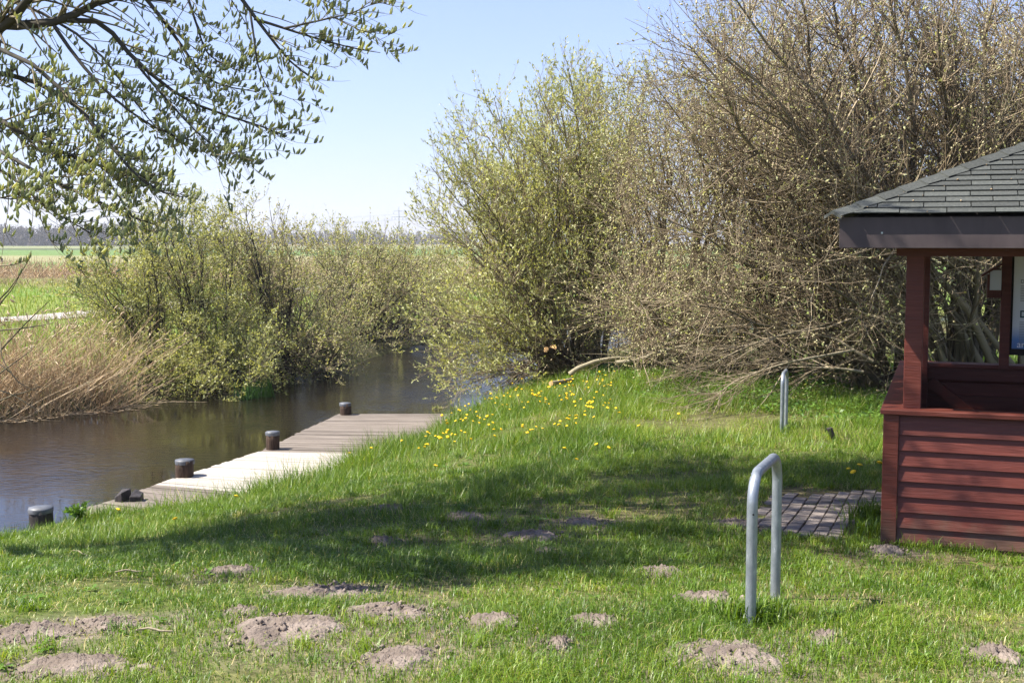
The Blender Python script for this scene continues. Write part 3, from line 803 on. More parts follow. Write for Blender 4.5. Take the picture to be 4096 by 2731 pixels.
bollard(1378, 1662, 0.195, 0.20, 'grey capped mooring post at the far end of the jetty', seed=1)
bollard(1082, 1802, 0.195, 0.25, 'tall capped mooring post where pale planks meet weathered ones', seed=2)
bollard(722, 1912, 0.235, 0.205, 'stout capped mooring post standing on the pale planks', seed=3)
bollard(186, 2078, 0.25, 0.17, 'dark mooring post with flat grey top in grass at left edge', seed=4, tar=True, oy=-0.35)
# broken post
D = (EYE - ZD) * F / (2012 - HOR); bx_ = (492 - 2048) / F * D
brk = tag(empty('broken_post', (bx_, D, ZD)), 'low split black stump of a mooring post at jetty edge', 'mooring post')
MB().poly([(-.13,-.10,-.5),(.01,-.13,-.5),(.03,.1,-.5),(-.12,.1,-.5),(-.14,-.08,.05),(-.04,-.12,.12),(.01,.08,.125),(-.10,.09,.12)], [(0,3,2,1),(4,5,6,7),(0,1,5,4),(1,2,6,5),(2,3,7,6),(3,0,4,7)]).obj('split_half', M['pile_tar'], brk, bevel=0.008)
MB().poly([(.05,-.12,-.5),(.16,-.06,-.5),(.15,.1,-.5),(.05,.1,-.5),(.045,-.11,.07),(.165,-.06,.06),(.15,.1,.075),(.05,.1,.12)], [(0,3,2,1),(4,5,6,7),(0,1,5,4),(1,2,6,5),(2,3,7,6),(3,0,4,7)]).obj('split_half', M['pile_tar'], brk, bevel=0.008)

# ------------------------------------------------------------------ molehills (photo pixels at 2352 wide)
S = 4096 / 2352
HILLS = [(520,1326,140,26,'crumbled molehill left of centre, behind the wider soil patch'),(752,1376,205,40,'wide bare soil mound in the mid left lawn'),
 (545,1422,100,26,'small flat molehill just behind the biggest ridged soil heap'),(655,1458,280,84,'largest ridged soil heap in the left foreground'),
 (885,1424,210,44,'long low soil mound to the right of the ridged heap'),(62,1474,180,44,'sandy molehill at the left picture edge'),
 (218,1454,140,40,'grass ringed molehill second from the left edge'),(150,1562,310,44,'broad sandy molehill cut by the bottom edge at left'),
 (1135,1450,165,44,'shaded sided molehill in the centre foreground'),(1372,1450,130,36,'pale round molehill right of the centre one'),
 (905,1538,180,50,'flat sandy molehill near the bottom middle'),(1618,1392,125,44,'rounded pale molehill left of the near steel hoop'),
 (1662,1535,285,100,'big sandy molehill in front of the near steel hoop'),(1520,1330,150,30,'long shadowed molehill behind the rounded pale one'),
 (1058,1195,95,24,'small grey molehill in the tree shade'),(893,1174,80,14,'faint low molehill furthest back on the lawn'),
 (1232,1240,125,40,'dark broken soil patch in the middle of the shade'),(1342,1212,105,24,'bare yellowed soil scrape right of the shaded patch'),
 (1255,1284,80,18,'thin soil streak just in front of the shaded patch'),(868,1254,72,18,'little shaded molehill left of centre'),
 (1700,1215,110,20,'low molehill between the near hoop and the pavers'),(1912,1488,80,40,'small crumbly molehill right of the near steel hoop'),
 (1288,1502,60,24,'tiny hollow of bare soil in the sunny foreground'),(2050,1276,80,18,'stony soil patch at the foot of the shelter wall'),
 (2310,1530,110,40,'sandy molehill in the bottom right corner')]
hill_el = []
def molehill(cx0, cy0, w, h, label, seed):
    p = hit(cx0 * S, cy0 * S)
    rx = w * S / F * p[1] / 2
    near = hit(cx0 * S, (cy0 + h / 2) * S); far = hit(cx0 * S, (cy0 - h / 2) * S)
    ry = max(0.09, min(abs(far[1] - near[1]) / 2, rx * 1.1))
    hgt = min(0.07, 0.010 + rx * 0.075 + max(0, rx - 0.26) * 0.22)
    r_ = np.random.default_rng(seed)
    n = 36; g = np.linspace(-1.5, 1.5, n)
    U, Vv = np.meshgrid(g, g)
    X = p[0] + U * rx; Y = p[1] + Vv * ry
    rad = np.hypot(U, Vv) * (1 + 0.40 * vnoise(U, Vv, 2.2, seed) + 0.22 * vnoise(U, Vv, 6.0, seed + 5))
    prof = np.exp(-rad ** 2 * 1.3) * (1 + 0.35 * vnoise(U, Vv, 3.0, seed + 3))
    lump = 0.75 * vnoise(X, Y, 9, seed + 1) + 0.5 * vnoise(X, Y, 38, seed + 2) + 0.35 * r_.normal(size=U.shape)
    Z = zg(X, Y) + hgt * prof + lump * 0.026 * sstep(1.25, 0.4, rad) - 0.05 * sstep(0.7, 1.5, rad) + 0.008
    o = np.array([p[0], p[1], p[2]])
    V = np.stack([X, Y, Z], -1).reshape(-1, 3) - o
    ii = np.arange(n * n).reshape(n, n)
    q = np.stack([ii[:-1, :-1], ii[:-1, 1:], ii[1:, 1:], ii[1:, :-1]], -1).reshape(-1, 4)
    nc = 40 + int(260 * rx)
    ca = r_.random(nc) * 6.283; cr = r_.uniform(0.2, 1.55, nc); cs = r_.uniform(0.004, 0.016, nc) * r_.uniform(0.5, 1.2, nc)
    kx = p[0] + np.cos(ca) * cr * rx; ky = p[1] + np.sin(ca) * cr * ry
    kz = zg(kx, ky) + hgt * np.exp(-cr ** 2 * 1.3) + 0.006
    oct_ = np.array([(1, 0, 0), (-1, 0, 0), (0, 1, 0), (0, -1, 0), (0, 0, 1), (0, 0, -1)], float)
    KV = (np.stack([kx, ky, kz], -1) - o)[:, None, :] + oct_[None] * cs[:, None, None] * r_.uniform(0.6, 1.3, (nc, 6, 1))
    KT = np.array([(0, 2, 4), (2, 1, 4), (1, 3, 4), (3, 0, 4), (2, 0, 5), (1, 2, 5), (3, 1, 5), (0, 3, 5)])
    KT = (np.arange(nc)[:, None, None] * 6 + KT[None]).reshape(-1, 3) + len(V)
    V = np.concatenate([V, KV.reshape(-1, 3)])
    ob = link('molehill', mesh_np('molehill', V, quads=q, tris=KT, smooth=True), None, M['soil'])
    ob.location = o
    tag(ob, label, 'molehill', 'molehills on the lawn')
    hill_el.append((p[0], p[1], rx, ry))
for i, hh in enumerate(HILLS): molehill(*hh, 100 + i * 7)

# loose soil on the ground round the molehills
gcol = ground.data.color_attributes['col']; ng = len(ground.data.vertices)
ca_ = np.empty(ng * 4, np.float32); gcol.data.foreach_get('color', ca_); ca_ = ca_.reshape(-1, 4)
gv = np.stack([GX.ravel(), GY.ravel()], -1)
bm_ = np.full(ng, 9.0)
for (hx, hy, rx, ry) in hill_el: bm_ = np.minimum(bm_, np.hypot((gv[:, 0] - hx) / (rx + 0.08), (gv[:, 1] - hy) / (ry + 0.08)))
wgt = (1 - sstep(0.8, 1.7, bm_))[:, None]
ca_[:, :3] = ca_[:, :3] * (1 - wgt) + np.array([0.16, 0.13, 0.105]) * wgt
gcol.data.foreach_set('color', ca_.ravel())

# ------------------------------------------------------------------ grass
def make_blades(X, Y, h, wd, lean, tint, r_, seg2=True):
    n = len(X)
    Z = zg(X, Y) - 0.008
    az = r_.random(n) * 2 * np.pi
    f = az + r_.normal(0, 0.5, n) + np.pi / 2
    B = np.stack([X, Y, Z], -1)
    ld = np.stack([np.cos(az), np.sin(az), np.zeros(n)], -1)
    sd = np.stack([np.cos(f), np.sin(f), np.zeros(n)], -1) * (wd / 2)[:, None]
    mid = B + np.array([0, 0, 1]) * (h * 0.6)[:, None] + ld * (h * lean * 0.35)[:, None]
    tip = B + np.array([0, 0, 1]) * (h * (1 - 0.35 * np.minimum(lean, 1.6)))[:, None] + ld * (h * lean)[:, None]
    if seg2:
        V = np.stack([B - sd, B + sd, mid + sd * 0.75, mid - sd * 0.75, tip], 1).reshape(-1, 3)
        b0 = np.arange(n)[:, None] * 5
        return V, b0 + np.array([[0, 1, 2, 3]]), b0 + np.array([[3, 2, 4]]), np.repeat(tint, 5)
    V = np.stack([B - sd, B + sd, tip], 1).reshape(-1, 3)
    return V, np.zeros((0, 4), int), np.arange(n)[:, None] * 3 + np.array([[0, 1, 2]]), np.repeat(tint, 3)

def bare(X, Y):
    b_ = np.full(X.shape, 9.0)
    for (hx, hy, rx, ry) in hill_el:
        b_ = np.minimum(b_, np.hypot((X - hx) / rx, (Y - hy) / ry))
    return b_
tuft_pts = [(*hit(3455, 2075)[:2], 0.32, 0.17), (*hit(3520, 2150)[:2], 0.25, 0.07), (*hit(3900, 2215)[:2], 0.5, 0.04), (*hit(3350, 1760)[:2], 0.6, 0.06), (*hit(1150, 2235)[:2], 0.35, 0.06),
            (*hit(400, 2075)[:2], 0.55, 0.13), (*hit(230, 2095)[:2], 0.6, 0.15), (*hit(60, 2110)[:2], 0.6, 0.12), (*hit(2960, 2400)[:2], 0.25, 0.03), (*hit(2300, 1500)[:2], 0.7, 0.14), (*hit(2700, 1700)[:2], 0.8, 0.06)]
V_, Q_, T_, tt_ = [], [], [], []; vb = 0
for (y0, y1, dens, hb, wd0, two) in ((3.5, 6.2, 9000, 0.048, 0.0036, True), (6.2, 9.0, 4600, 0.052, 0.0046, True), (9.0, 13.5, 3000, 0.075, 0.0070, False), (13.5, 19.5, 1500, 0.15, 0.0085, False), (19.5, 28, 750, 0.20, 0.012, False)):
    A = ((y0 + y1) / 2 * 0.96 + 1.8) * (y1 - y0)
    n = int(A * dens)
    Y = np.sqrt(y0 ** 2 + rng.random(n) * (y1 ** 2 - y0 ** 2)); X = (rng.random(n) - 0.5) * (0.96 * Y + 1.8)
    sR_ = sdist(X, Y, RB)
    nz1 = vnoise(X, Y, 2.2, 21); nz2 = vnoise(X, Y, 6.5, 22); nz3 = vnoise(X, Y, 0.8, 23)
    bb = bare(X, Y)
    keep = (sR_ > -0.03) & ~in_hut(X, Y)
    keep &= rng.random(n) < 0.05 + 0.95 * sstep(0.35, 1.3, bb + 0.35 * nz2 + 0.25 * nz1)
    pv = in_pavers(X, Y, 0.02)
    uu, vv_ = hut_uv(X, Y)
    joint = (np.abs(((uu + 0.09) / CS + 0.5) % 1 - 0.5) > 0.40)
    keep &= ~pv | ((rng.random(n) < 0.22) & joint & (nz2 > -0.2)) | ((rng.random(n) < 0.5) & (uu > -0.32) & (vv_ < 0.75)) | ((rng.random(n) < 0.22) & (nz2 > 0.4)) | ((rng.random(n) < 0.4) & ((uu < -0.95 + 0.1 * nz2) | (vv_ > 2.5 + 0.2 * nz2)))
    keep &= rng.random(n) < np.clip(0.70 + 0.65 * nz1 + 0.35 * nz2, 0.16, 1)
    X, Y, nz1, nz2, nz3, sR_, bb, pv = [a[keep] for a in (X, Y, nz1, nz2, nz3, sR_, bb, pv)]
    n = len(X)
    h = hb * np.clip(1 + 0.75 * nz1 + 0.5 * nz2, 0.3, 2.4) * (0.55 + 0.9 * rng.random(n))
    h = h * (1 + 0.7 * np.exp(-np.maximum(sR_, 0) / 0.45) * (0.4 + 0.6 * rng.random(n)))
    for (tx, ty, tr_, th_) in tuft_pts:
        h = h + th_ * np.exp(-((X - tx) ** 2 + (Y - ty) ** 2) / (tr_ * 0.6) ** 2) * (0.5 + rng.random(n))
    h = np.where(pv, h * 0.6, h)
    lean = np.abs(rng.normal(0.6, 0.4, n)) + 0.12
    tint = np.clip(0.40 + 0.30 * nz3 + 0.18 * nz2 - 0.16 * nz1 + rng.normal(0, 0.20, n), 0, 0.93)
    tint = np.where(rng.random(n) < 0.035 + 0.05 * (nz1 < -0.3), 0.9 + 0.1 * rng.random(n), tint)
    tint = np.where((bb < 1.35) & (rng.random(n) < 0.3), np.clip(tint + 0.2, 0, 1), tint)
    wd = wd0 * (0.6 + 0.8 * rng.random(n))
    V, q, tr, ti_ = make_blades(X, Y, h, wd, lean, tint, rng, two)
    V_.append(V); Q_.append(q + vb); T_.append(tr + vb); tt_.append(ti_); vb += len(V)
# longer tussocks
nt_ = 900
TY = np.sqrt(3.9 ** 2 + rng.random(nt_) * (15 ** 2 - 3.9 ** 2)); TX = (rng.random(nt_) - 0.5) * 1.0 * TY
nbl = 46
X = np.repeat(TX, nbl) + rng.normal(0, 0.035, nt_ * nbl); Y = np.repeat(TY, nbl) + rng.normal(0, 0.035, nt_ * nbl)
ok = (sdist(X, Y, RB) > 0) & ~in_hut(X, Y) & ~in_pavers(X, Y) & (bare(X, Y) > 0.95)
hh_ = np.repeat(rng.uniform(0.05, 0.115, nt_), nbl) * rng.uniform(0.5, 1.1, nt_ * nbl)
tn_ = np.clip(np.repeat(rng.normal(0.38, 0.2, nt_), nbl) + rng.normal(0, 0.1, nt_ * nbl), 0, 0.95)
X, Y, hh_, tn_ = X[ok], Y[ok], hh_[ok], tn_[ok]
V, q, tr, ti_ = make_blades(X, Y, hh_, 0.0034 + 0.0003 * Y, np.abs(rng.normal(0.85, 0.35, len(X))), tn_, rng, True)
V_.append(V); Q_.append(q + vb); T_.append(tr + vb); tt_.append(ti_); vb += len(V)
for (tx, ty, rad_, n_, h0_, h1_) in ((3505, 2105, 0.075, 420, 0.10, 0.26), (3530, 2160, 0.10, 350, 0.08, 0.2), (130, 2125, 0.3, 420, 0.12, 0.28), (260, 2100, 0.28, 420, 0.12, 0.3), (370, 2085, 0.22, 260, 0.10, 0.24), (3025, 2520, 0.07, 340, 0.07, 0.17), (3110, 2460, 0.05, 110, 0.04, 0.09), (3138, 1745, 0.10, 120, 0.1, 0.22), (3155, 1715, 0.10, 120, 0.1, 0.22), (2300, 1480, 0.5, 260, 0.2, 0.45), (3700, 2195, 0.12, 200, 0.06, 0.16), (3900, 2215, 0.18, 300, 0.06, 0.14)):
    c_ = hit(tx, ty)
    X = c_[0] + rng.normal(0, rad_, n_); Y = c_[1] + rng.normal(0, rad_ * 0.8, n_)
    ok = ~in_hut(X, Y, 0.045); X, Y = X[ok], Y[ok]; n_ = len(X)
    V, q, tr, ti_ = make_blades(X, Y, rng.uniform(h0_, h1_, n_), np.full(n_, 0.0065), np.abs(rng.normal(0.5, 0.3, n_)), np.clip(rng.normal(0.3, 0.2, n_), 0, 1), rng, True)
    V_.append(V); Q_.append(q + vb); T_.append(tr + vb); tt_.append(ti_); vb += len(V)
n_ = 9000                                                     # dead blades lying in the turf
Y = np.sqrt(3.9 ** 2 + rng.random(n_) * (11 ** 2 - 3.9 ** 2)); X = (rng.random(n_) - 0.5) * Y
ok = (sdist(X, Y, RB) > 0) & ~in_hut(X, Y) & ~in_pavers(X, Y) & (vnoise(X, Y, 1.9, 77) > -0.25); X, Y = X[ok], Y[ok]; n_ = len(X)
V, q, tr, ti_ = make_blades(X, Y, rng.uniform(0.02, 0.06, n_), 0.003 + 0.0002 * Y, np.abs(rng.normal(1.7, 0.5, n_)), np.clip(rng.normal(0.97, 0.04, n_), 0.88, 1), rng, True)
V_.append(V); Q_.append(q + vb); T_.append(tr + vb); tt_.append(ti_); vb += len(V)
lawn = link('lawn_grass', mesh_np('lawn_grass', np.concatenate(V_), quads=np.concatenate(Q_), tris=np.concatenate(T_), tint=np.concatenate(tt_)), None, M['grass'])
tag(lawn, 'green lawn grass growing over the near bank', 'grass', None, 'stuff')

# meadow grass on the far side of the water
n = 60000
Y = 19 + 75 * rng.random(n) ** 1.8; X = -Y * (0.02 + 0.5 * rng.random(n))
sl_ = -sdist(X, Y, LB)
ok = (sl_ > 0.2) & (np.abs(Y - np.interp(X, cx, cy)) > 1.6) & ~((sl_ < 4.2) & (Y > 22.5) & (Y < 46) & (rng.random(n) < 0.9))
X, Y = X[ok], Y[ok]; n = len(X)
hg = (0.10 + 0.22 * rng.random(n)) * np.where(rng.random(n) < 0.12, 2.0, 1)
tin = np.clip(0.68 + 0.2 * vnoise(X, Y, 0.5, 31) + rng.normal(0, 0.17, n), 0, 1)
V, q, tr, ti_ = make_blades(X, Y, hg, 0.012 + 0.0004 * Y, np.abs(rng.normal(0.3, 0.2, n)), tin, rng, False)
tag(link('meadow_grass', mesh_np('meadow_grass', V, tris=tr, tint=ti_), None, M['grass']), 'bright green meadow grass across the water', 'grass', None, 'stuff')

# ------------------------------------------------------------------ reeds
def reed_bed(n, xf, hmin, hmax, leanx, wd, r_, seg=5, plume=0.2):
    X, Y = xf(n)
    B = np.stack([X, Y, zg(X, Y) - 0.05], -1)
    h = hmin + (hmax - hmin) * r_.random(n) ** 0.8
    h = h * np.where(Y < 60, 0.75 + 0.42 * sstep(21.3, 23.8, Y), 1)
    lx = leanx + r_.normal(0, 0.55, n); ly = r_.normal(-0.1, 0.5, n)
    flat = r_.random(n) < 0.14
    lx = np.where(flat, lx + r_.uniform(0.4, 1.4, n), lx); ly = np.where(flat, ly - r_.uniform(0, 0.8, n), ly)
    t = np.linspace(0, 1, seg)
    dirz = 1 / np.sqrt(1 + 0.6 * (lx ** 2 + ly ** 2))
    P = B[:, None, :] + np.stack([(h * lx * dirz)[:, None] * t ** 1.5, (h * ly * dirz)[:, None] * t ** 1.5, (h * dirz)[:, None] * t], -1)
    P[..., 2] = np.maximum(P[..., 2], 0.02)
    R = (wd * (0.6 + 0.8 * r_.random(n)))[:, None] * np.linspace(1, 0.45, seg)[None, :]
    return P, R
def xf_near(n):
    Y = rng.uniform(21.0, 25.3, n); e = np.interp(Y, LB[:, 1], LB[:, 0])
    X = e - 2.6 * rng.random(n) ** 1.1 + 0.15
    return X, Y
r1 = reed_bed(1800, xf_near, 0.5, 1.75, 0.10, 0.0058, rng)
def xf_edge(n):
    Y = rng.uniform(18, 25.6, n); e = np.interp(Y, LB[:, 1], LB[:, 0]); X = e - rng.uniform(-0.45, 1.2, n)
    return X, Y
r2 = reed_bed(620, xf_edge, 0.25, 0.85, 0.25, 0.0055, rng)
# leaf ribbons on the stems
lv = leaves(r1[0], 2200, rng, 0.26, 0.045, t0=0.15, up=0.1, rnd=0.5)
V1, q1 = tubes(r1[0], r1[1], 3); V2, q2 = tubes(r2[0], r2[1], 3)
tn = [np.repeat(rng.random(len(r[0])), r[0].shape[1] * 3) for r in (r1, r2)]
# feathery seed heads
tips = r1[0][r1[0][:, -1, 2] > 1.35]
pl = blobs(tips[:420, -2:, :], 160, rng, 0.12, 0.028, k=4, t0=0.8, up=0.2, rnd=0.3)
me = mesh_np('reed_bed', np.concatenate([V1, V2, lv[0], pl[0]]), quads=np.concatenate([q1, q2 + len(V1), lv[1] + len(V1) + len(V2), pl[1] + len(V1) + len(V2) + len(lv[0])]),
             tint=np.concatenate([*tn, lv[2], np.clip(pl[2] * 0.3 + 0.75, 0, 1)]))
tag(link('reed_bed', me, None, M['reed']), 'dry straw coloured reeds leaning over the water at left', 'reeds', None, 'stuff')

def xf_far(n):
    X = rng.uniform(-75, 12, n); Y = 97 - 0.12 * (X + 20) + rng.uniform(0, 9, n) + 2 * np.sin(X * 0.2)
    return X, Y
r3 = reed_bed(5500, xf_far, 1.0, 1.9, 0.25, 0.026, rng, seg=2)
def xf_far2(n):
    X = rng.uniform(-60, 0, n); Y = 80 - 0.12 * (X + 20) + rng.uniform(0, 8, n)
    return X, Y
r4 = reed_bed(2500, xf_far2, 0.3, 0.8, 0.2, 0.014, rng, seg=2)
me = tube_mesh('far_reed_belt', [(r3[0], r3[1], 3), (r4[0], r4[1], 3)], smooth=False)
tag(link('far_reed_belt', me, None, M['reed']), 'tan belt of dry reeds across the far meadow', 'reeds', None, 'stuff')

# ------------------------------------------------------------------ shrubs and trees
def poly_sample(poly, n, r_):
    poly = np.array(poly, float); lo, hi = poly.min(0), poly.max(0)
    out = []
    while len(out) < n:
        p = lo + (hi - lo) * r_.random(2)
        ins = False; j = len(poly) - 1
        for i in range(len(poly)):
            if (poly[i][1] > p[1]) != (poly[j][1] > p[1]) and p[0] < (poly[j][0] - poly[i][0]) * (p[1] - poly[i][1]) / (poly[j][1] - poly[i][1]) + poly[i][0]: ins = not ins
            j = i
        if ins: out.append(p)
    return np.array(out)

def shrub(name, label, cat, bases, poly, Drange, nstem, n2, n3, nleaf, seed, bark, twigm, leafm, leaf_size=0.05, leaf_w=0.32, stem_r=0.045, catkin=None, l2=1.3, l3=0.55,
          up3=(0, 0, 0.5), group=None, shoots=0, rise=0.25, edge_pow=0.6, kind='willow', lrnd=0.5, jit=0.09, twr=0.0035, ang=34, tb=0.32, skirt=None):
    r_ = np.random.default_rng(seed)
    bases = np.array(bases, float)
    zb = zg(bases[:, 0], bases[:, 1]) - 0.1
    bases = np.column_stack([bases, zb])
    pts = poly_sample(poly, nstem, r_)
    Ds = r_.uniform(*Drange, nstem)
    if skirt:
        p2 = poly_sample(skirt[0], skirt[1], r_); pts = np.vstack([pts, p2]); Ds = np.concatenate([Ds, r_.uniform(*skirt[2], skirt[1])]); nstem += skirt[1]
    T = np.array([at(p[0], p[1], d) for p, d in zip(pts, Ds)])
    bi = np.argmin(np.linalg.norm(T[:, None, :2] - bases[None, :, :2], axis=-1) * r_.uniform(0.7, 1.4, (nstem, len(bases))), axis=1)
    B = bases[bi] + r_.normal(0, 0.16, (nstem, 3)) * [1, 1, 0]
    T[:, 2] = np.maximum(T[:, 2], 0.12)
    dist = np.linalg.norm(T - B, axis=-1, keepdims=True)
    ctrl = B + (T - B) * 0.45 + np.array([0, 0, 1.0]) * dist * rise * r_.uniform(0.3, 1.2, (nstem, 1))
    P1 = bez(B, T, ctrl, 9, 0.008, r_)
    P1[..., 2] = np.maximum(P1[..., 2], 0.03)
    R1 = (stem_r * np.clip(dist / dist.mean(), 0.45, 1.5) * r_.uniform(0.55, 1.15, (nstem, 1))) * np.linspace(1, 0.16, 9)[None, :]
    P2, R2 = children(P1, R1, n2, tb, 1.0, l2, ang, 4, (0, 0, 0.3), jit, 0.6, r_, rmin=0.005, tipw=0.5)
    P3, R3 = children(np.concatenate([P2]), np.concatenate([R2]), int(n3 * 0.68), 0.1, 1.0, l3, ang, 2, up3, jit, 0.6, r_, rmin=twr)
    for P in (P2, P3): P[..., 2] = np.maximum(P[..., 2], 0.02)
    t = empty(name, tuple(float(v) for v in bases[:, :3].mean(0)))
    tag(t, label, cat, group)
    o = -np.array(t.location)
    link('trunk', tube_mesh('trunk', [(P1 + o, R1, 6)]), t, bark)
    if shoots:
        Bs = bases[r_.integers(0, len(bases), shoots)] + r_.normal(0, 0.4, (shoots, 3)) * [1.2, 0.7, 0]
        Ts = Bs + np.column_stack([r_.normal(0, 0.35, shoots), r_.normal(0, 0.35, shoots), r_.uniform(1.2, 3.6, shoots)])
        Pw = bez(Bs, Ts, (Bs + Ts) / 2, 7, 0.006, r_)
        link('basal_whips', tube_mesh('basal_whips', [(Pw + o, r_.uniform(0.010, 0.022, (shoots, 1)) * np.linspace(1, 0.3, 7)[None], 5)]), t, bark)
    tag(link('branches', tube_mesh('branches', [(P2 + o, R2, 3)]), t, twigm), kind='stuff')
    sets = [(P3 + o, R3, 3)]
    tag(link('twigs', tube_mesh('twigs', sets, smooth=False), t, twigm), kind='stuff')
    if nleaf:
        V, q, ti = leaves(P3 + o, int(nleaf * 0.75), r_, leaf_size * 1.18, leaf_w, up=0.35, rnd=lrnd)
        tag(link('crown', mesh_np('crown', V, quads=q, tint=ti), t, leafm), kind='stuff')
    if catkin:
        nc, ln, wdt, cm, cup = catkin
        V, q, ti = spindles(P3 + o, int(nc * 0.68), r_, ln * 1.15, wdt * 1.2, up=cup, rnd=0.5)
        tag(link('catkins', mesh_np('catkins', V, tris=q, tint=ti, smooth=True), t, cm), kind='stuff')
    return t

# big leafy bush over the water on the left bank, in two halves
shrub('willow_bush', 'broad yellow green bush hanging over the far water beside the reeds', 'bush',
      [(-8.1, 28.2), (-7.2, 28.0), (-6.3, 28.8), (-7.7, 29.8), (-6.7, 27.9)],
      [(255, 1330), (235, 1120), (300, 970), (430, 870), (600, 825), (800, 810), (960, 825), (1040, 1000), (1100, 1300), (1120, 1480), (1000, 1545), (800, 1570), (650, 1610), (520, 1580), (400, 1480), (300, 1420)],
      (26.0, 30.5), 130, 1700, 11500, 100000, 11, M['dark_bark'], M['bark'], M['bush_leaf'], leaf_size=0.046, leaf_w=0.5, stem_r=0.022, l2=1.0, l3=0.45, ang=44, lrnd=0.8, tb=0.15, skirt=([(420, 1430), (1120, 1380), (1130, 1530), (900, 1580), (640, 1640), (500, 1600)], 46, (25.4, 27.6)))
shrub('willow_bush', 'paler twiggy bush with cream buds beside the broad green bush', 'bush',
      [(-5.6, 30.0), (-4.9, 31.2), (-5.9, 31.2), (-4.6, 32.4)],
      [(800, 900), (860, 830), (1000, 815), (1100, 830), (1180, 900), (1280, 1000), (1400, 1120), (1470, 1300), (1480, 1430), (1250, 1500), (1050, 1480), (900, 1200)],
      (28.5, 33.0), 85, 1100, 8000, 20000, 12, M['dark_bark'], M['twig'], M['bush_leaf'], leaf_size=0.055, leaf_w=0.45, stem_r=0.024, l2=1.0, l3=0.45, catkin=(16000, 0.042, 0.028, M['pale_catkin'], 0.4), ang=44, lrnd=0.8, tb=0.2, skirt=([(1050, 1350), (1480, 1330), (1500, 1450), (1300, 1500), (1080, 1530)], 32, (28.0, 32.5)))
shrub('willow_bush', 'thin open bush in front of the far meadow at the water bend', 'bush',
      [(-3.4, 39.4), (-4.6, 38.4), (-2.2, 42.5), (-0.6, 44.6)],
      [(1150, 1000), (1200, 930), (1300, 930), (1450, 930), (1600, 950), (1780, 1000), (1900, 1150), (1900, 1330), (1700, 1375), (1560, 1390), (1400, 1390), (1250, 1350)],
      (36.0, 44), 130, 1600, 9500, 34000, 13, M['dark_bark'], M['twig'], M['bush_leaf'], leaf_size=0.065, leaf_w=0.4, stem_r=0.03, l2=1.3, l3=0.55, catkin=(13000, 0.05, 0.034, M['pale_catkin'], 0.4), up3=(0, 0, 0.8), ang=42, lrnd=0.7)

# leafy willow at the water's edge, centre right
shrub('willow_tree', 'leafy yellow green willow with many stems at the water bend', 'tree',
      [(1.25, 26.0), (1.75, 26.4), (1.5, 25.6), (0.9, 26.3)],
      [(1710, 1080), (1690, 780), (1735, 620), (1840, 490), (1970, 400), (2130, 320), (2300, 265), (2450, 245), (2580, 280), (2640, 420), (2650, 900), (2560, 1250), (2300, 1350), (2080, 1500), (1900, 1570), (1760, 1620), (1690, 1560), (1650, 1300)],
      (23.6, 28.6), 160, 2600, 15500, 100000, 24, M['bark'], M['twig'], M['willow_leaf'], leaf_size=0.062, leaf_w=0.36, stem_r=0.032, l2=1.35, l3=0.55, up3=(0, 0, 0.7), ang=42, lrnd=0.65, shoots=26, skirt=([(1680, 1350), (2250, 1300), (2200, 1500), (1850, 1600), (1720, 1640)], 12, (23.4, 26.5)))

# tangle of catkin willows at right
shrub('willow_tree', 'bare brown willow thicket with cream catkins behind the mown bank', 'tree',
      [(4.2, 23.4), (5.0, 22.6), (3.4, 24.4), (2.9, 23.9), (6.0, 23.0)],
      [(2420, 1250), (2420, 800), (2480, 450), (2600, 280), (2720, 120), (2850, -50), (3300, -100), (3500, 300), (3550, 900), (3500, 1350), (3300, 1480), (2900, 1520), (2600, 1500), (2450, 1420)],
      (19.0, 25.5), 110, 2400, 19000, 26000, 31, M['bark'], M['twig'], M['willow_leaf'], leaf_size=0.05, leaf_w=0.4, stem_r=0.036, l2=1.9, l3=0.7, catkin=(26000, 0.036, 0.028, M['pale_catkin'], 0.3), up3=(-0.15, 0, 0.35), ang=48, jit=0.13, lrnd=0.8, shoots=30, skirt=([(2400, 1250), (2900, 1250), (2950, 1420), (2500, 1420)], 40, (22.5, 25.5)))
shrub('willow_tree', 'tall spreading willow with dark limbs rising behind the shelter', 'tree',
      [(7.2, 19.6), (7.7, 20.3), (6.8, 20.4), (8.2, 19.4), (6.2, 20.8)],
      [(2620, 900), (2640, 420), (2760, 150), (2900, -150), (3400, -350), (4300, -350), (4350, 600), (4300, 1350), (3600, 1450), (3000, 1450), (2750, 1300)],
      (17.0, 22.5), 90, 2300, 19000, 14000, 32, M['bark'], M['twig'], M['willow_leaf'], leaf_size=0.048, leaf_w=0.4, stem_r=0.058, l2=1.9, l3=0.7, catkin=(20000, 0.034, 0.026, M['pale_catkin'], 0.3), up3=(-0.25, 0, 0.25), rise=0.12, ang=48, jit=0.13, lrnd=0.8)
shrub('willow_tree', 'willow hung with olive catkins above the shelter roof', 'tree',
      [(9.6, 20.8), (10.3, 21.6)],
      [(3350, 700), (3350, 250), (3500, -200), (4400, -300), (4450, 900), (4300, 1300), (3700, 1300)],
      (18.0, 23.0), 50, 1200, 9000, 9000, 33, M['bark'], M['twig'], M['willow_leaf'], leaf_size=0.05, stem_r=0.06, l2=1.6, l3=0.6, catkin=(9000, 0.055, 0.022, M['olive_catkin'], -0.5), up3=(0, 0, 0.3), ang=46, jit=0.12)

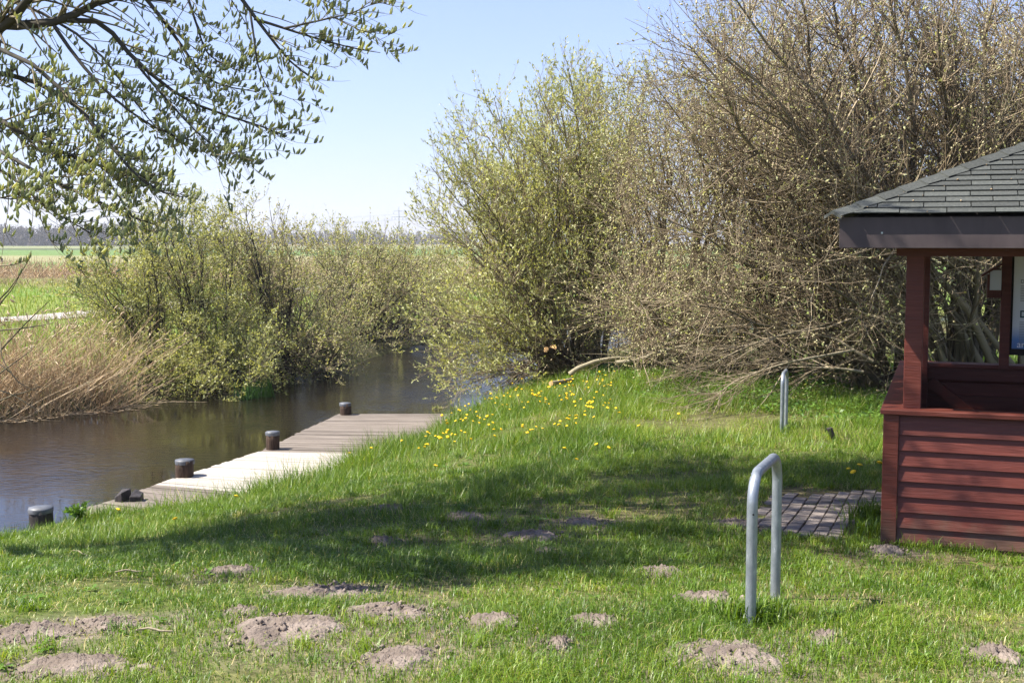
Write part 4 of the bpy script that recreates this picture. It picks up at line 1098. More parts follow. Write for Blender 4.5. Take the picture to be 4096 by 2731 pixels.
# ------------------------------------------------------------------ overhanging willow, top left
r_ = np.random.default_rng(51)
ow = empty('overhanging_willow', (-7.6, 9.4, float(zg(-7.6, 9.4))))
tag(ow, 'catkin willow overhanging the lawn and sky from the top left', 'tree')
oo = -np.array(ow.location)
fork = np.array([-6.3, 9.0, 4.3])
tr0 = np.array([[-7.6, 9.4, 0.4], [-7.4, 9.35, 1.6], [-7.0, 9.2, 3.0], fork])[None]
link('trunk', tube_mesh('trunk', [(tr0 + oo, np.array([[0.30, 0.24, 0.21, 0.17]]), 12)]), ow, M['dark_bark'])
def poly_limb(pix, n=10):
    P = np.array([at(*p) for p in pix]); s = np.linspace(0, 1, len(P)); u = np.linspace(0, 1, n)
    Q = np.stack([np.interp(u, s, P[:, k]) for k in range(3)], -1)
    Q[1:-1] = (Q[:-2] + 2 * Q[1:-1] + Q[2:]) / 4
    return Q
limbs = [  # photo x, y, distance
 ([(-900,-300,8.6),(-300,260,7.6),(0,170,7.0),(130,60,6.8),(200,-60,6.6),(420,-300,6.6)], 0.050),
 ([(-900,-300,8.6),(-300,160,7.4),(60,112,6.9),(250,125,6.8),(350,70,6.8),(440,10,6.8),(620,5,6.8),(790,30,6.8)], 0.036),
 ([(300,100,6.8),(463,87,6.9),(528,159,6.9),(622,260,6.9),(730,347,6.9),(817,419,6.9),(940,463,7.0),(1120,506,7.0),(1215,552,7.0)], 0.016),
 ([(622,260,6.9),(700,360,6.8),(800,470,6.7),(880,560,6.7),(960,610,6.7),(1040,630,6.7)], 0.008),
 ([(500,-120,7.2),(640,-20,7.2),(730,87,7.2),(780,159,7.2),(853,267,7.2),(896,332,7.2),(976,361,7.2),(1090,376,7.2)], 0.014),
 ([(800,-150,7.4),(830,0,7.4),(850,60,7.3),(880,150,7.3),(900,230,7.3),(960,270,7.3),(1040,300,7.3)], 0.010),
 ([(900,-250,7.0),(1030,-120,7.0),(1127,0,7.0),(1185,87,7.0),(1243,159,7.0),(1294,231,7.0),(1350,290,7.0),(1420,330,7.0)], 0.015),
 ([(1185,95,7.0),(1301,130,7.0),(1373,155,7.1),(1518,195,7.1),(1600,215,7.1),(1680,226,7.1)], 0.009),
 ([(1301,132,7.0),(1445,101,6.9),(1575,72,6.9),(1672,27,6.9)], 0.007),
 ([(1170,72,7.0),(1185,180,6.9),(1195,290,6.9),(1240,375,6.9),(1268,420,6.9)], 0.007),
 ([(1000,-200,7.2),(1180,-100,7.2),(1350,-30,7.1),(1500,0,7.1),(1620,-10,7.1)], 0.010),
 ([(-900,-200,8.6),(-300,330,7.6),(0,470,7.0),(58,506,6.9),(130,556,6.8),(240,610,6.8),(400,660,6.7),(560,700,6.7),(690,720,6.7)], 0.020),
 ([(-300,250,7.6),(0,310,7.2),(150,310,7.1),(240,385,7.0),(350,430,7.0),(450,580,6.9),(560,660,6.9),(680,640,6.9)], 0.018),
 ([(-300,120,7.2),(100,190,6.6),(240,330,6.5),(370,480,6.5),(470,600,6.4),(600,700,6.4),(700,780,6.4),(800,790,6.4)], 0.014),
 ([(-300,500,7.4),(-50,560,6.8),(90,650,6.6),(230,740,6.5),(400,800,6.5),(560,860,6.5),(690,900,6.5)], 0.014),
 ([(-300,560,7.2),(-30,640,6.4),(100,740,6.3),(200,840,6.3),(300,890,6.3),(370,935,6.3)], 0.010),
 ([(250,125,6.8),(330,250,6.7),(420,350,6.7),(560,430,6.7),(690,520,6.7),(800,560,6.7),(850,570,6.7)], 0.011),
 ([(-200,760,6.6),(0,790,6.2),(60,800,6.2),(110,790,6.2)], 0.006),
 ([(-300,-100,7.8),(0,0,7.4),(200,60,7.4),(420,200,7.4),(560,330,7.4),(640,450,7.4),(720,540,7.4)], 0.012),
 ([(430,720,6.5),(500,800,6.4),(580,880,6.4),(640,920,6.4),(700,930,6.4)], 0.005),
]
limbs = [([(x - (150 if 6 <= i <= 10 else 60 if x > 500 else 0), y, D_) for x, y, D_ in p], r0) for i, (p, r0) in enumerate(limbs)]
LP = np.array([poly_limb(p) for p, r0 in limbs]); LR = np.array([r0 * np.linspace(1, 0.22, 10) for p, r0 in limbs])
for a, b_ in zip(LP, LR):
    link('limb', tube_mesh('limb', [(a[None] + oo, b_[None], 8)]), ow, M['dark_bark'])
big = np.array([[fork, (-5.2, 8.6, 4.9), (-4.6, 8.3, 5.2), (-4.1, 8.1, 5.25)], [fork, (-5.8, 8.4, 4.2), (-5.2, 8.1, 3.9), (-4.6, 8.0, 3.75)]], float)
link('limb', tube_mesh('limb', [(big + oo, np.array([[0.12, 0.09, 0.07, 0.055], [0.09, 0.07, 0.055, 0.045]]), 8)]), ow, M['dark_bark'])
Pa, Ra = children(LP[2:], LR[2:], 250, 0.15, 1.0, 0.52, 34, 6, (0.3, 0, -0.05), 0.15, 0.45, r_, rmin=0.0028, lvar=0.75)
Pb, Rb = children(np.concatenate([Pa]), Ra, 680, 0.1, 1.0, 0.24, 40, 4, (0.25, 0, 0.12), 0.15, 0.6, r_, rmin=0.0018)
Pc, Rc = children(LP[2:], LR[2:], 260, 0.25, 1.0, 0.30, 35, 4, (0.2, 0, -0.1), 0.09, 0.5, r_, rmin=0.002)
Pd, Rd = children(LP[[0, 1]], LR[[0, 1]], 90, 0.4, 1.0, 0.5, 40, 6, (0.2, 0, -0.4), 0.09, 0.35, r_, rmin=0.002)
# bare low shoots at the left edge
sh = [[(-250,1400,7.0),(0,1200,6.6),(60,1130,6.5),(122,1035,6.5)],[(-250,1080,7),(0,1062,6.6),(60,1060,6.6),(110,1040,6.6)],[(-250,1600,7),(-20,1230,6.8),(50,1160,6.7),(86,1088,6.7)],[(-250,1660,7),(0,1395,6.6),(90,1300,6.6),(190,1208,6.6)],
      [(-300,1350,7),(0,1320,6.6),(120,1310,6.6),(210,1290,6.6)],[(-300,1700,6.8),(-20,1500,6.6),(50,1450,6.6),(118,1400,6.6)],[(-300,1700,6.8),(0,1300,6.5),(-10,1430,6.5),(35,1490,6.5)],[(-300,1350,6.8),(0,1440,6.6),(60,1540,6.6),(150,1570,6.6)],
      [(-300,1760,6.8),(0,1590,6.6),(80,1575,6.6),(150,1545,6.6)],[(-300,1500,6.8),(0,1560,6.7),(70,1600,6.7),(130,1640,6.7)]]
SP = np.array([poly_limb(p, 7) for p in sh]); SR = np.full((len(sh), 1), 0.006) * np.linspace(1, 0.35, 7)[None]
tag(link('twigs', tube_mesh('twigs', [(Pa + oo, Ra, 4), (Pb + oo, Rb, 3), (Pc + oo, Rc, 3), (Pd + oo, Rd, 4), (SP + oo, SR, 4)]), ow, M['bark']), kind='stuff')
# upper crown outside the picture: it shades the lawn
nT = 150
T = np.array([-3.6, 9.9, 6.9]) + nrm(r_.normal(size=(nT, 3))) * np.array([4.2, 4.0, 1.8]) * (r_.random((nT, 1)) ** 0.26)
T = np.vstack([T, np.array([-1.7, 10.8, 7.4]) + nrm(r_.normal(size=(60, 3))) * np.array([2.2, 2.2, 1.2]) * (r_.random((60, 1)) ** 0.34)])
T = T[(T[:, 2] > EYE + 0.21 * T[:, 1] + 0.35) | (T[:, 0] < -0.45 * T[:, 1] - 0.3)]
r_.shuffle(T)
nm = 12                                                       # main limbs leave the fork, the others leave the main limbs
Bf = np.tile(fork, (nm, 1)); Tm = T[:nm]
Um = bez(Bf, Tm, Bf + (Tm - Bf) * 0.45 + np.array([0, 0, 0.9]), 9, 0.01, r_)
Ts_ = T[nm:]
dm = np.linalg.norm(Um[None, :, 2:7, :] - Ts_[:, None, None, :], axis=-1) + r_.uniform(0, 0.8, (len(Ts_), nm, 5))
fl = dm.reshape(len(Ts_), -1).argmin(1); Bs_ = Um[fl // 5, 2 + fl % 5]
Us = bez(Bs_, Ts_, Bs_ + (Ts_ - Bs_) * 0.45 + np.array([0, 0, 0.35]), 9, 0.015, r_)
U1 = np.concatenate([Um, Us])
UR1 = np.concatenate([np.full((nm, 1), 0.075), np.full((len(Ts_), 1), 0.022)]) * np.linspace(1, 0.25, 9)[None]
k_ = np.ones(len(U1), bool); k_[nm:] = ~((U1[nm:, :, 0] > -0.45 * U1[nm:, :, 1]) & (U1[nm:, :, 2] < EYE + 0.22 * U1[nm:, :, 1])).any(1)
U1, UR1 = U1[k_], UR1[k_]
U2, UR2 = children(U1, UR1, 1700, 0.2, 1.0, 1.3, 48, 3, (0, 0, 0.15), 0.1, 0.5, r_, rmin=0.004)
def clear_of_view(P):
    """the crown stays above and left of the gap of open sky"""
    inside = (P[..., 0] > -0.45 * P[..., 1]) & (P[..., 2] < EYE + 0.22 * P[..., 1])
    return ~inside.any(1)
k_ = clear_of_view(U2); U2, UR2 = U2[k_], UR2[k_]
U3, UR3 = children(U2, UR2, 9000, 0.1, 1.0, 0.5, 38, 2, (0, 0, 0.3), 0.1, 0.6, r_, rmin=0.0025)
k_ = clear_of_view(U3); U3, UR3 = U3[k_], UR3[k_]
tag(link('upper_branches', tube_mesh('upper_branches', [(U1 + oo, UR1, 6), (U2 + oo, UR2, 3), (U3 + oo, UR3, 3)]), ow, M['dark_bark']), kind='stuff')
c1 = blobs(Pa + oo, 900, r_, 0.033, 0.0145, k=4, up=0.9, rnd=0.35, bend=0.25, prof=(0.4, 1.0, 0.95, 0.35))
c2 = blobs(Pb + oo, 2700, r_, 0.033, 0.0145, k=4, up=0.9, rnd=0.35, bend=0.25, prof=(0.4, 1.0, 0.95, 0.35))
c3 = blobs(Pc + oo, 1000, r_, 0.033, 0.0145, k=4, up=0.9, rnd=0.35, bend=0.25, prof=(0.4, 1.0, 0.95, 0.35))
c4_ = blobs(Pd + oo, 260, r_, 0.033, 0.0145, k=4, up=0.9, rnd=0.35, bend=0.25, prof=(0.4, 1.0, 0.95, 0.35))
c5 = leaves(U3 + oo, 62000, r_, 0.066, 0.5, up=0.9, rnd=0.5)
c6 = blobs(SP[:2] + oo, 14, r_, 0.033, 0.0145, k=4, t0=0.6, up=0.9, rnd=0.3, bend=0.2)
Vs, Qs, Ts, b0 = [], [], [], 0
for V, q, ti in (c1, c2, c3, c4_, c5, c6):
    Vs.append(V); Qs.append(q + b0); Ts.append(ti); b0 += len(V)
tag(link('catkins', mesh_np('catkins', np.concatenate(Vs), quads=np.concatenate(Qs), tint=np.concatenate(Ts), smooth=True), ow, M['grey_catkin']), kind='stuff')

# ------------------------------------------------------------------ cut and fallen wood
def log(name, label, pix, r0, r1, k=10, mat='pale_bark', ends=True, z_add=0.0, cat='branch', group=None, side=0, seed=0):
    P = np.array([at(*p) for p in pix]); P[:, 2] += z_add
    s = np.linspace(0, 1, len(P)); u = np.linspace(0, 1, 14)
    Q = np.stack([np.interp(u, s, P[:, i]) for i in range(3)], -1)
    Q[1:-1] = (Q[:-2] + 2 * Q[1:-1] + Q[2:]) / 4
    Q[:, 2] = np.maximum(Q[:, 2], zg(Q[:, 0], Q[:, 1]) + 0.02)
    o = Q[0].copy(); t = empty(name, tuple(o)); tag(t, label, cat, group)
    R = np.linspace(r0, r1, 14) * (0.7 if name == 'fallen_branch' else 1) * (1 + 0.06 * np.sin(np.arange(14) * 2.1 + seed))
    V, q = tubes((Q - o)[None], R[None], k)
    link('stem', mesh_np('stem', V, quads=q, smooth=True), t, M[mat])
    if ends:
        d0 = nrm(Q[0] - Q[1]); ring = V[:k]; mb = MB(); mb.poly([tuple(v + d0 * 0.002) for v in ring], [tuple(range(k))])
        mb.obj('cut_end', M['cut_wood'], t)
    if side:
        r2 = np.random.default_rng(seed)
        Pk, Rk = children((Q - o)[None], R[None], side, 0.25, 1.0, 1.3, 30, 5, (-0.2, 0, 0.0), 0.1, 0.5, r2, rmin=0.006)
        Pj, Rj = children(Pk, Rk, side * 6, 0.1, 1.0, 0.6, 32, 4, (-0.1, 0, -0.05), 0.1, 0.6, r2, rmin=0.003)
        for PP in (Pk, Pj):
            w_ = PP + o; w_[..., 2] = np.maximum(w_[..., 2], zg(w_[..., 0], w_[..., 1]) + 0.02); PP[...] = w_ - o
        tag(link('side_twigs', tube_mesh('side_twigs', [(Pk, Rk, 4), (Pj, Rj, 3)]), t, M['twig']), kind='stuff')
    return t
log('fallen_log', 'pale curved log lying in front of the leafy willow', [(2280,1498,22.6),(2310,1474,22.6),(2390,1444,22.8),(2470,1432,23.0),(2540,1436,23.2)], 0.048, 0.038, seed=1, mat='log_bark')
log('fallen_branch', 'pale bent branch lying right of the curved log', [(2465,1452,22.4),(2560,1440,22.4),(2640,1405,22.4),(2760,1380,22.4),(2900,1360,22.4)], 0.065, 0.03, ends=False, seed=2, side=8, mat='log_bark')
log('fallen_branch', 'pale peeled branch leaning out of the brushwood near the shelter', [(3500,1445,18.5),(3420,1400,18.6),(3330,1345,18.8),(3260,1325,19),(3150,1250,19.3)], 0.038, 0.018, seed=3, side=14)
log('fallen_branch', 'cut branch tip with pale end lying under the peeled branch', [(3460,1488,18.0),(3380,1475,18.0),(3280,1470,18.1),(3120,1470,18.3)], 0.032, 0.012, seed=4, side=16)
log('fallen_branch', 'long thin brushwood branch drooping over the mown grass edge', [(3300,1300,18.8),(3050,1360,18.2),(2900,1430,17.9),(2790,1500,17.8)], 0.028, 0.01, ends=False, seed=5, side=26, mat='pale_bark')
log('fallen_branch', 'low brushwood branch left of the distant hoop', [(3420,1400,17.8),(3150,1450,17.4),(2950,1520,17.2),(2850,1600,17.2)], 0.028, 0.01, ends=False, seed=6, side=30, mat='pale_bark')
log('cut_stump', 'sawn willow stub with fresh orange end at the water bend', [(2212,1392,24.9),(2225,1410,25.1),(2270,1440,25.4),(2330,1475,25.7)], 0.075, 0.12, cat='stump', mat='bark_n' if False else 'pile', seed=7)
log('cut_stump', 'second sawn stub with orange end, left of its twin', [(2185,1398,24.7),(2215,1405,24.9),(2260,1440,25.2),(2310,1480,25.5)], 0.055, 0.09, cat='stump', mat='pile', seed=8)
log('sawn_stick', 'short sawn stick end in the grass below the stumps', [(2205,1535,22.4),(2240,1530,22.7),(2290,1520,23.2)], 0.045, 0.04, cat='stick', seed=9)
log('drooping_branch', 'bundle of brown twigs drooping from the stumps to the ground', [(2230,1400,25.0),(2150,1420,24.8),(2080,1480,24.6),(2040,1540,24.4)], 0.035, 0.012, ends=False, cat='branch', mat='pile', seed=10, side=26)
for (px_, py_, ex, ey, lb) in ((430, 2330, 560, 2325, 'thin brown stick on the left foreground grass'), (260, 2235, 330, 2262, 'short pale stick in the left lawn'), (510, 2580, 660, 2585, 'dark thin stick beside the ridged soil heap')):
    a, b_ = hit(px_, py_), hit(ex, ey); a[2] += 0.03; b_[2] += 0.03
    P = np.array([a, a * 0.66 + b_ * 0.34 + (0, 0, 0.012), a * 0.33 + b_ * 0.67, b_])
    V, q = tubes((P - a)[None], np.array([[0.005, 0.0055, 0.005, 0.003]]), 6)
    o = link('twig', mesh_np('twig', V, quads=q), None, M['pale_bark']); o.location = a; tag(o, lb, 'stick')

# leaning stake
p = hit(3362, 1768); st = MB()
st.hexa([(p2[0], p2[1], 0 - 0.1) for p2 in ((-.03,-.03),(.03,-.03),(.03,.03),(-.03,.03))] + [(-.13,-.03,.15),(-.07,-.03,.17),(-.07,.03,.17),(-.13,.03,.15)])
o = st.obj('wooden_stake', M['pile_tar'], None, bevel=0.004); o.location = p; tag(o, 'short dark leaning stake in the grass right of the distant hoop', 'stake')

# ------------------------------------------------------------------ ground cover, weeds, iris, debris
def leaf_carpet(name, label, pts, M_, hmax, size, mat, seed):
    r_ = np.random.default_rng(seed); i = r_.integers(0, len(pts), M_)
    p = pts[i].copy(); p[:, 2] = zg(p[:, 0], p[:, 1]) + hmax * r_.random(M_) ** 1.3 * np.clip(0.6 + 0.6 * vnoise(p[:, 0], p[:, 1], 2, seed), 0.15, 1.4)
    d = nrm(r_.normal(size=(M_, 3)) * [1, 1, 0.35]); s = (size * (0.5 + r_.random(M_)))[:, None]
    sd = nrm(np.cross(d, r_.normal(size=(M_, 3)) * [0.3, 0.3, 1] + [0, 0, 0.6]))
    V = np.stack([p, p + d * s * .45 + sd * s * .32, p + d * s - (0, 0, 0.01), p + d * s * .45 - sd * s * .32], 1).reshape(-1, 3)
    o = link(name, mesh_np(name, V, quads=np.arange(M_ * 4).reshape(M_, 4), tint=np.repeat(r_.random(M_), 4)), None, mat)
    return tag(o, label, 'ground cover', None, 'stuff')
uvp = np.column_stack([rng.uniform(2.0, 9.5, 30000), rng.uniform(16.2, 23.5, 30000), np.zeros(30000)])
uvp = uvp[(uvp[:, 1] > 16.0 + 1.9 * np.clip((4.6 - uvp[:, 0]) / 2, 0, 2.0) + 0.5 * vnoise(uvp[:, 0], uvp[:, 1], 1.2, 3))]
leaf_carpet('ground_cover', 'bright green ground cover under the willow thicket', uvp, 20000, 0.26, 0.055, M['weed'], 61)
uvp2 = np.column_stack([rng.normal(1.6, 0.9, 4000), rng.normal(24.6, 0.7, 4000), np.zeros(4000)])
leaf_carpet('ground_cover', 'green weeds around the sawn willow stumps', uvp2, 4000, 0.22, 0.06, M['weed'], 62)
uvp3 = np.column_stack([rng.uniform(4.1, 5.2, 2000), rng.uniform(6.5, 7.2, 2000), np.zeros(2000)])
uvp3 = uvp3[~in_hut(uvp3[:, 0], uvp3[:, 1], 0.04)]
u3, v3 = hut_uv(uvp3[:, 0], uvp3[:, 1]); uvp3 = uvp3[(v3 > -0.3) & (v3 < -0.05)]
if len(uvp3): leaf_carpet('ground_cover', 'small weeds at the foot of the shelter front wall', uvp3, 500, 0.09, 0.03, M['weed'], 63)
uvl = np.column_stack([rng.uniform(-12, -4, 4000), rng.uniform(24, 32, 4000), np.zeros(4000)])
uvl = uvl[-sdist(uvl[:, 0], uvl[:, 1], LB) > 0.1]
leaf_carpet('ground_cover', 'low green growth beneath the left bush', uvl, 2200, 0.2, 0.07, M['weed'], 64)

nr = 260                                                      # flat leaf rosettes of plantain and dandelion in the turf
RY = np.sqrt(4.2 ** 2 + rng.random(nr) * (16 ** 2 - 4.2 ** 2)); RX = (rng.random(nr) - 0.5) * RY
ok = (sdist(RX, RY, RB) > 0.1) & ~in_hut(RX, RY, 0.1) & ~in_pavers(RX, RY) & (bare(RX, RY) > 1.1); RX, RY = RX[ok], RY[ok]; nr = len(RX)
a_ = rng.random((nr, 9)) * 6.283; L_ = rng.uniform(0.03, 0.07, (nr, 1)) * rng.uniform(0.6, 1.2, (nr, 9))
c_ = np.stack([RX, RY, zg(RX, RY) + 0.012], -1)[:, None, :]
dv = np.stack([np.cos(a_), np.sin(a_), rng.uniform(0.1, 0.6, a_.shape)], -1); sv = np.stack([-np.sin(a_), np.cos(a_), np.zeros_like(a_)], -1)
Vr = np.stack([c_ + dv * 0, c_ + dv * L_[..., None] * 0.55 + sv * L_[..., None] * 0.19, c_ + dv * L_[..., None] - [0, 0, 0.012], c_ + dv * L_[..., None] * 0.55 - sv * L_[..., None] * 0.19], 2)
tag(link('lawn_weeds', mesh_np('lawn_weeds', Vr.reshape(-1, 3), quads=np.arange(nr * 36).reshape(-1, 4), tint=np.repeat(rng.random(nr * 9), 4)), None, M['weed']), 'flat broad leaved weed rosettes scattered through the lawn', 'weeds', None, 'stuff')

def weed_plant(p, h, n, seed, label):
    r_ = np.random.default_rng(seed); t = empty('leafy_weed', tuple(p)); tag(t, label, 'weed')
    B = np.zeros((n, 3)); T = np.column_stack([r_.normal(0, 0.35 * h, n), r_.normal(0, 0.25 * h, n), h * r_.uniform(0.5, 1.0, n)])
    P = bez(B, T, B + [0, 0, 1] * np.full((n, 1), h * 0.4), 6, 0.01, r_); R = np.full((n, 1), 0.006) * np.linspace(1, .4, 6)[None]
    link('stalk', tube_mesh('stalk', [(P, R, 5)]), t, M['weed'])
    V, q, ti = leaves(P, 26 * n, r_, 0.05, 0.55, t0=0.3, rnd=0.9)
    link('foliage', mesh_np('foliage', V, quads=q, tint=ti), t, M['weed'])
weed_plant(hit(1265, 1905), 0.55, 5, 71, 'tall leafy weed standing at the grass edge of the jetty')
weed_plant(hit(1200, 1935), 0.32, 5, 72, 'shorter leafy weed just left of the tall one by the jetty')
weed_plant(hit(290, 2105), 0.22, 8, 73, 'nettle like weed beside the dark post at left')

def iris(px, py, label, seed):
    D = EYE * F / (py - HOR); x = (px - 2048) / F * D
    r_ = np.random.default_rng(seed); n = 60
    t = empty('iris_clump', (x, D, 0)); tag(t, label, 'iris', 'iris clumps in the water')
    B = np.column_stack([r_.normal(0, .11, n), r_.normal(0, .10, n), np.full(n, -0.1)])
    T = B + np.column_stack([r_.normal(0, .10, n), r_.normal(0, .08, n), r_.uniform(.3, .55, n)])
    P = bez(B, T, (B + T) / 2 + [0, 0, .05], 5, .005, r_)
    sd_ = nrm(np.column_stack([r_.normal(size=n), r_.normal(size=n) * .3, np.zeros(n)])) * 0.012
    wq = np.array([1, 1, .9, .6, .08])[None, :, None]
    V = np.stack([P - sd_[:, None] * wq, P + sd_[:, None] * wq], 2).reshape(-1, 3)
    ii = np.arange(n * 10).reshape(n, 5, 2)
    q = np.stack([ii[:, :-1, 0], ii[:, :-1, 1], ii[:, 1:, 1], ii[:, 1:, 0]], -1).reshape(-1, 4)
    tag(link('blades', mesh_np('blades', V, quads=q, tint=np.repeat(r_.random(n), 10)), t, M['iris']), kind='stuff')
iris(985, 1598, 'dark green iris clump in the water below the bush, left one', 81)
iris(1050, 1588, 'dark green iris clump in the water below the bush, right one', 82)

# floating debris along the reed edge
n = 1300
Y = rng.uniform(19.5, 25.0, n); e = np.interp(Y, LB[:, 1], LB[:, 0]); X = e - 0.1 + 2.3 * rng.random(n) ** 1.6 * np.clip(0.5 + 0.7 * vnoise(Y, Y * 0, 2.0, 8), 0.05, 1.2)
a = rng.random(n) * 6.28; s = 0.012 + 0.04 * rng.random(n); wd = s * rng.uniform(0.15, 0.5, n)
dv = np.stack([np.cos(a), np.sin(a), np.zeros(n)], -1); sv = np.stack([-np.sin(a), np.cos(a), np.zeros(n)], -1)
p = np.stack([X, Y, 0.004 + 0.012 * rng.random(n)], -1)
V = np.stack([p - dv * s[:, None] - sv * wd[:, None], p + dv * s[:, None] - sv * wd[:, None], p + dv * s[:, None] + sv * wd[:, None], p - dv * s[:, None] + sv * wd[:, None]], 1).reshape(-1, 3)
tag(link('floating_debris', mesh_np('floating_debris', V, quads=np.arange(n * 4).reshape(n, 4), tint=np.repeat(rng.random(n), 4)), None, M['debris']), 'brown reed litter floating along the far water edge', 'litter', None, 'stuff')

# ------------------------------------------------------------------ dandelions
dr = np.random.default_rng(91)
def head_mesh():
    mb = MB(); k = 18
    pts = [(0, 0, 0.008)]
    for ring, (rad, z) in enumerate(((0.009, 0.009), (0.015, 0.006), (0.021, 0.001))):
        for i in range(k):
            j = (1 if i % 2 else 0.82) if ring == 2 else 1
            pts.append((rad * j * math.cos(i / k * 6.283), rad * j * math.sin(i / k * 6.283), z + (0.002 if (i + ring) % 2 else 0)))
    pts.append((0, 0, -0.008)); fs = []
    for i in range(k):
        n_ = (i + 1) % k
        fs += [(0, 1 + i, 1 + n_), (1 + i, 1 + k + i, 1 + k + n_, 1 + n_), (1 + k + i, 1 + 2 * k + i, 1 + 2 * k + n_, 1 + k + n_), (1 + 2 * k + i, 3 * k + 1, 1 + 2 * k + n_)]
    mb.poly(pts, fs); return mb.me('flower_head')
hm = head_mesh(); hm.materials.append(M['dandelion'])
Ps = np.array([[[0, 0, -0.02], [0.004, 0, 0.4], [0.0, 0.003, 0.75], [0, 0, 1.0]]])
V, q = tubes(Ps, np.full((1, 4), 0.0022), 5)
sm = mesh_np('stalk', V, quads=q); sm.materials.append(M['stem'])
def dandelion(p, label, group, h=None, s=1.0):
    h = h or dr.uniform(0.14, 0.24)
    t = empty('dandelion', tuple(float(v) for v in p)); tag(t, label, 'dandelion', group)
    a = link('stalk', sm, t); a.scale = (1, 1, h)
    b_ = link('flower_head', hm, t); b_.location = (0, 0, h); s *= dr.uniform(0.8, 1.25); b_.scale = (s, s, s)
    b_.rotation_euler = (dr.normal(0.25, 0.3), dr.normal(-0.15, 0.3), dr.random() * 6)
G1 = 'dandelions crowding the sunny bank'
bank_poly = [(1560, 1810), (1640, 1720), (1790, 1650), (1900, 1600), (2050, 1570), (2200, 1560), (2400, 1560), (2480, 1600), (2480, 1690), (2400, 1720), (2300, 1750), (2150, 1790), (2000, 1810), (1800, 1850), (1650, 1850)]
ctr = poly_sample(bank_poly, 60, dr)
for k in range(172):
    c = ctr[dr.integers(0, len(ctr))] + dr.normal(0, 1, 2) * [34, 13]
    p = hit(*c)
    if float(sdist(p[0], p[1], RB)) < 0.1 or bare(np.array([p[0]]), np.array([p[1]]))[0] < 1.1: continue
    dandelion(p, 'yellow dandelion among the many crowding the sunny bank beside the jetty', G1, s=1.0)
for (x, y) in ((1740,1960-30),(1160,1905),(1240,1895),(1330,1850),(1420,1840),(1480,1850),(1530,1790),(1215,1890),(1390,1865),(1180,1870)):
    dandelion(hit(x, y), 'yellow dandelion at the grass edge beside the pale planks', 'dandelions along the jetty edge')
for (x, y) in ((2410,1530),(2425,1545),(2440,1525),(2400,1520),(2395,1560),(2460,1535),(2290,1555),(2350,1570)):
    dandelion(hit(x, y), 'yellow dandelion in the small group before the pale log', 'dandelions before the pale log', s=1.1)
for (x, y, lb) in ((2720,1685,'lone yellow dandelion on the bright grass right of the crowd'),(2560,1735,'yellow dandelion in grass just right of the crowd'),(2440,1830,'dandelion at the sunlit edge of the tree shade, right'),(2390,1815,'dandelion at the sunlit edge of the tree shade, left'),
                   (2260,1830,'single dandelion in the shadow edge under the crowd'),(2310,1880,'lowest dandelion of the bank, deep in shade'),(450,2085,'lone dandelion by the broken post'),(680,2130,'lone dandelion in the left shaded lawn'),
                   (650,2025,'dandelion in front of the pale planks at left'),(930,2030,'dandelion in shaded grass below the pale planks'),(3455,1905,'large dandelion behind the pavers'),(3535,1895,'dandelion touching the shelter corner'),
                   (3410,1920,'small dandelion at the pavers, left of the large one'),(3430,1935,'small dandelion between two pavers')):
    dandelion(hit(x, y), lb, None, h=0.09, s=1.25 if y > 1890 else 1.0)

# ------------------------------------------------------------------ far woods, pylon
def wood(name, label, x0, x1, D0, D1, n, h0, h1, seed, gap=0.0):
    r_ = np.random.default_rng(seed)
    px = r_.uniform(x0, x1, n); D = r_.uniform(D0, D1, n); X = (px - 2048) / F * D
    z = zg(X, D); h = r_.uniform(h0, h1, n) * (1 + 0.25 * vnoise(px, px * 0, 0.02, seed))
    B = np.stack([X, D, z - 0.5], -1); T = B + np.stack([r_.normal(0, .5, n), r_.normal(0, .5, n), h], -1)
    P = np.stack([B, (B + T) / 2, T], 1); R = (0.28 * r_.uniform(.6, 1.3, n))[:, None] * np.array([1, .7, .15])[None]
    Pk, Rk = children(P, R, n * 7, 0.12, 1.0, h1 * 0.42, 30, 1, (0, 0, .6), .1, .5, r_, rmin=0.16)
    V0, q0 = tubes(P, R, 3); V1, q1 = tubes(Pk, Rk, 3)
    lv = leaves(Pk, n * 44, r_, h1 * 0.14, 0.34, t0=0.0, up=0.4, rnd=0.6)          # sprays of fine twigs
    ub = np.stack([P[:, 0], P[:, 0] + [0, 0, 4.5]], 1); ul = leaves(ub, n * 10, r_, 3.2, 0.9, t0=0.0, up=0.3, rnd=0.7, off=1.2)
    lv = (np.concatenate([lv[0], ul[0]]), np.concatenate([lv[1], ul[1] + len(lv[0])]), np.concatenate([lv[2], ul[2] * 0.3]))
    me = mesh_np(name, np.concatenate([V0, V1, lv[0]]), quads=np.concatenate([q0, q1 + len(V0), lv[1] + len(V0) + len(V1)]),
                 tint=np.concatenate([np.repeat(r_.random(n) * 0.4, 9), np.repeat(r_.random(n * 7) * 0.6, 6), np.clip(lv[2] * 0.5 + 0.35 + 0.35 * vnoise(lv[0][:, 0], lv[0][:, 1] * 0, 0.02, seed), 0, 1)]))
    o = link(name, me, None, M['far_wood'])
    # undergrowth
    tag(o, label, 'woodland', None, 'stuff')
wood('far_wood', 'bare purple grey wood on the horizon at far left', -500, 520, 760, 840, 380, 9, 13, 95)
wood('far_wood', 'thin distant wood on the horizon behind the bushes', 500, 1900, 1150, 1300, 420, 8, 12, 96)

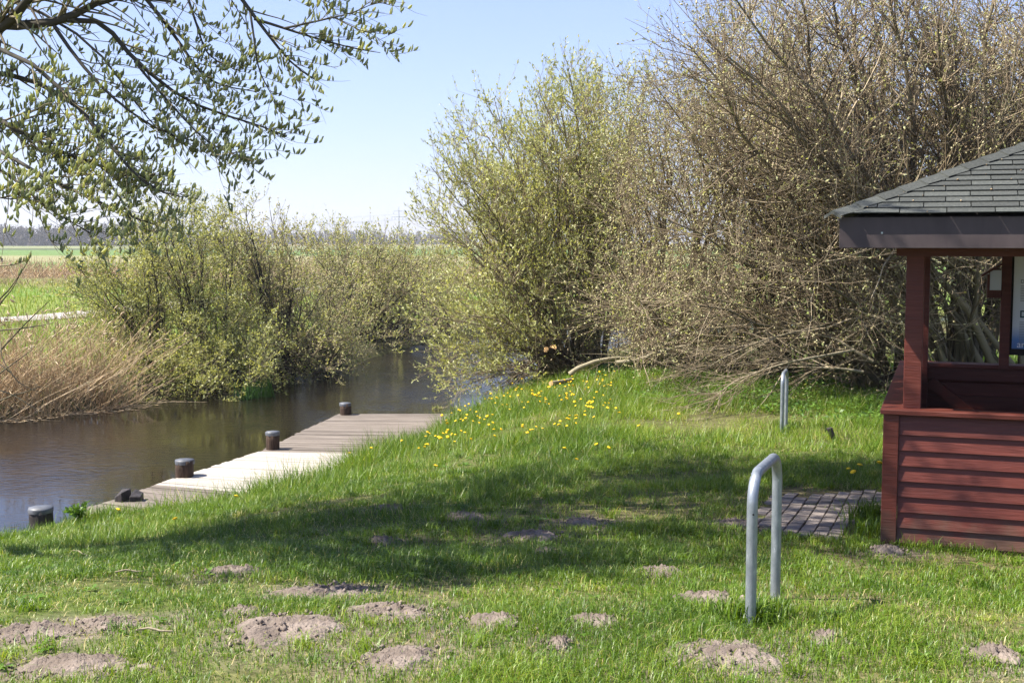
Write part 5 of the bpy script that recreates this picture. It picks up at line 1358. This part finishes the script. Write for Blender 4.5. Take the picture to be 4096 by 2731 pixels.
pyl = at(1598, HOR, 1050); pyl[2] = zg(pyl[0], pyl[1])
py = empty('power_pylon', tuple(float(v) for v in pyl)); tag(py, 'slim power pylon with two crossarms on the horizon', 'pylon')
ztop = EYE + (HOR - 828) / F * 1050 - pyl[2]
V, q = tubes(np.array([[[0, 0, -1], [0, 0, ztop * .5], [0, 0, ztop]]]), np.array([[0.75, 0.55, 0.16]]), 8)
link('mast', mesh_np('mast', V, quads=q, smooth=True), py, M['pylon'])
wires = []
for (ry, half) in ((846, 4.6), (868, 6.0)):
    za = EYE + (HOR - ry) / F * 1050 - pyl[2]
    V, q = tubes(np.array([[[-half, 0, za], [0, 0, za + .2], [half, 0, za]]]), np.array([[0.12, 0.3, 0.12]]), 6)
    link('crossarm', mesh_np('crossarm', V, quads=q), py, M['pylon'])
    for s in ((-1, -.55, .55, 1) if half > 5 else (-1, 1)):
        V, q = tubes(np.array([[[s * half - .7, 0, za], [s * half, 0, za - 2.4]], [[s * half + .7, 0, za], [s * half, 0, za - 2.4]]]), np.full((2, 2), 0.11), 4)
        link('insulator', mesh_np('insulator', V, quads=q), py, M['pylon'])
        for tx, ty in ((-430, 160), (420, -150)):
            u = np.linspace(0, 1, 24); sag = 9 * 4 * u * (1 - u)
            P = np.stack([s * half + u * tx, u * ty, za - 2.4 - sag * 0.8 + u * 0], -1)[None]
            V, q = tubes(P, np.full((1, 24), 0.05), 3)
            link('cable', mesh_np('cable', V, quads=q), py, M['pylon'])
# dark post far out on the meadow
p = at(12, 1036, 175); p[2] = zg(p[0], p[1])
o = MB().poly([(-.16,-.15,-.2),(.16,-.15,-.2),(.16,.15,-.2),(-.16,.15,-.2),(-.13,-.12,.62),(.12,-.12,.55),(.12,.12,.55),(-.13,.12,.62)], [(0,3,2,1),(4,5,6,7),(0,1,5,4),(1,2,6,5),(2,3,7,6),(3,0,4,7)]).obj('meadow_post', M['pile_tar'], None, bevel=0.02)
o.location = p; tag(o, 'small dark post far out in the left meadow', 'post')

# ------------------------------------------------------------------ air
hz = MB().box(-1500, 1500, -60, 1700, -3, 45).obj('haze', None)
mh = bpy.data.materials.new('haze'); mh.use_nodes = True; nh = mh.node_tree.nodes; nh.clear()
ou = nh.new('ShaderNodeOutputMaterial'); pv_ = nh.new('ShaderNodeVolumePrincipled')
pv_.inputs['Color'].default_value = (0.93, 0.96, 1.0, 1); pv_.inputs['Density'].default_value = 0.00026; pv_.inputs['Anisotropy'].default_value = 0.2
mh.node_tree.links.new(pv_.outputs[0], ou.inputs['Volume'])
hz.data.materials.append(mh); tag(hz, 'thin pale haze over the far meadows', 'haze', None, 'stuff')
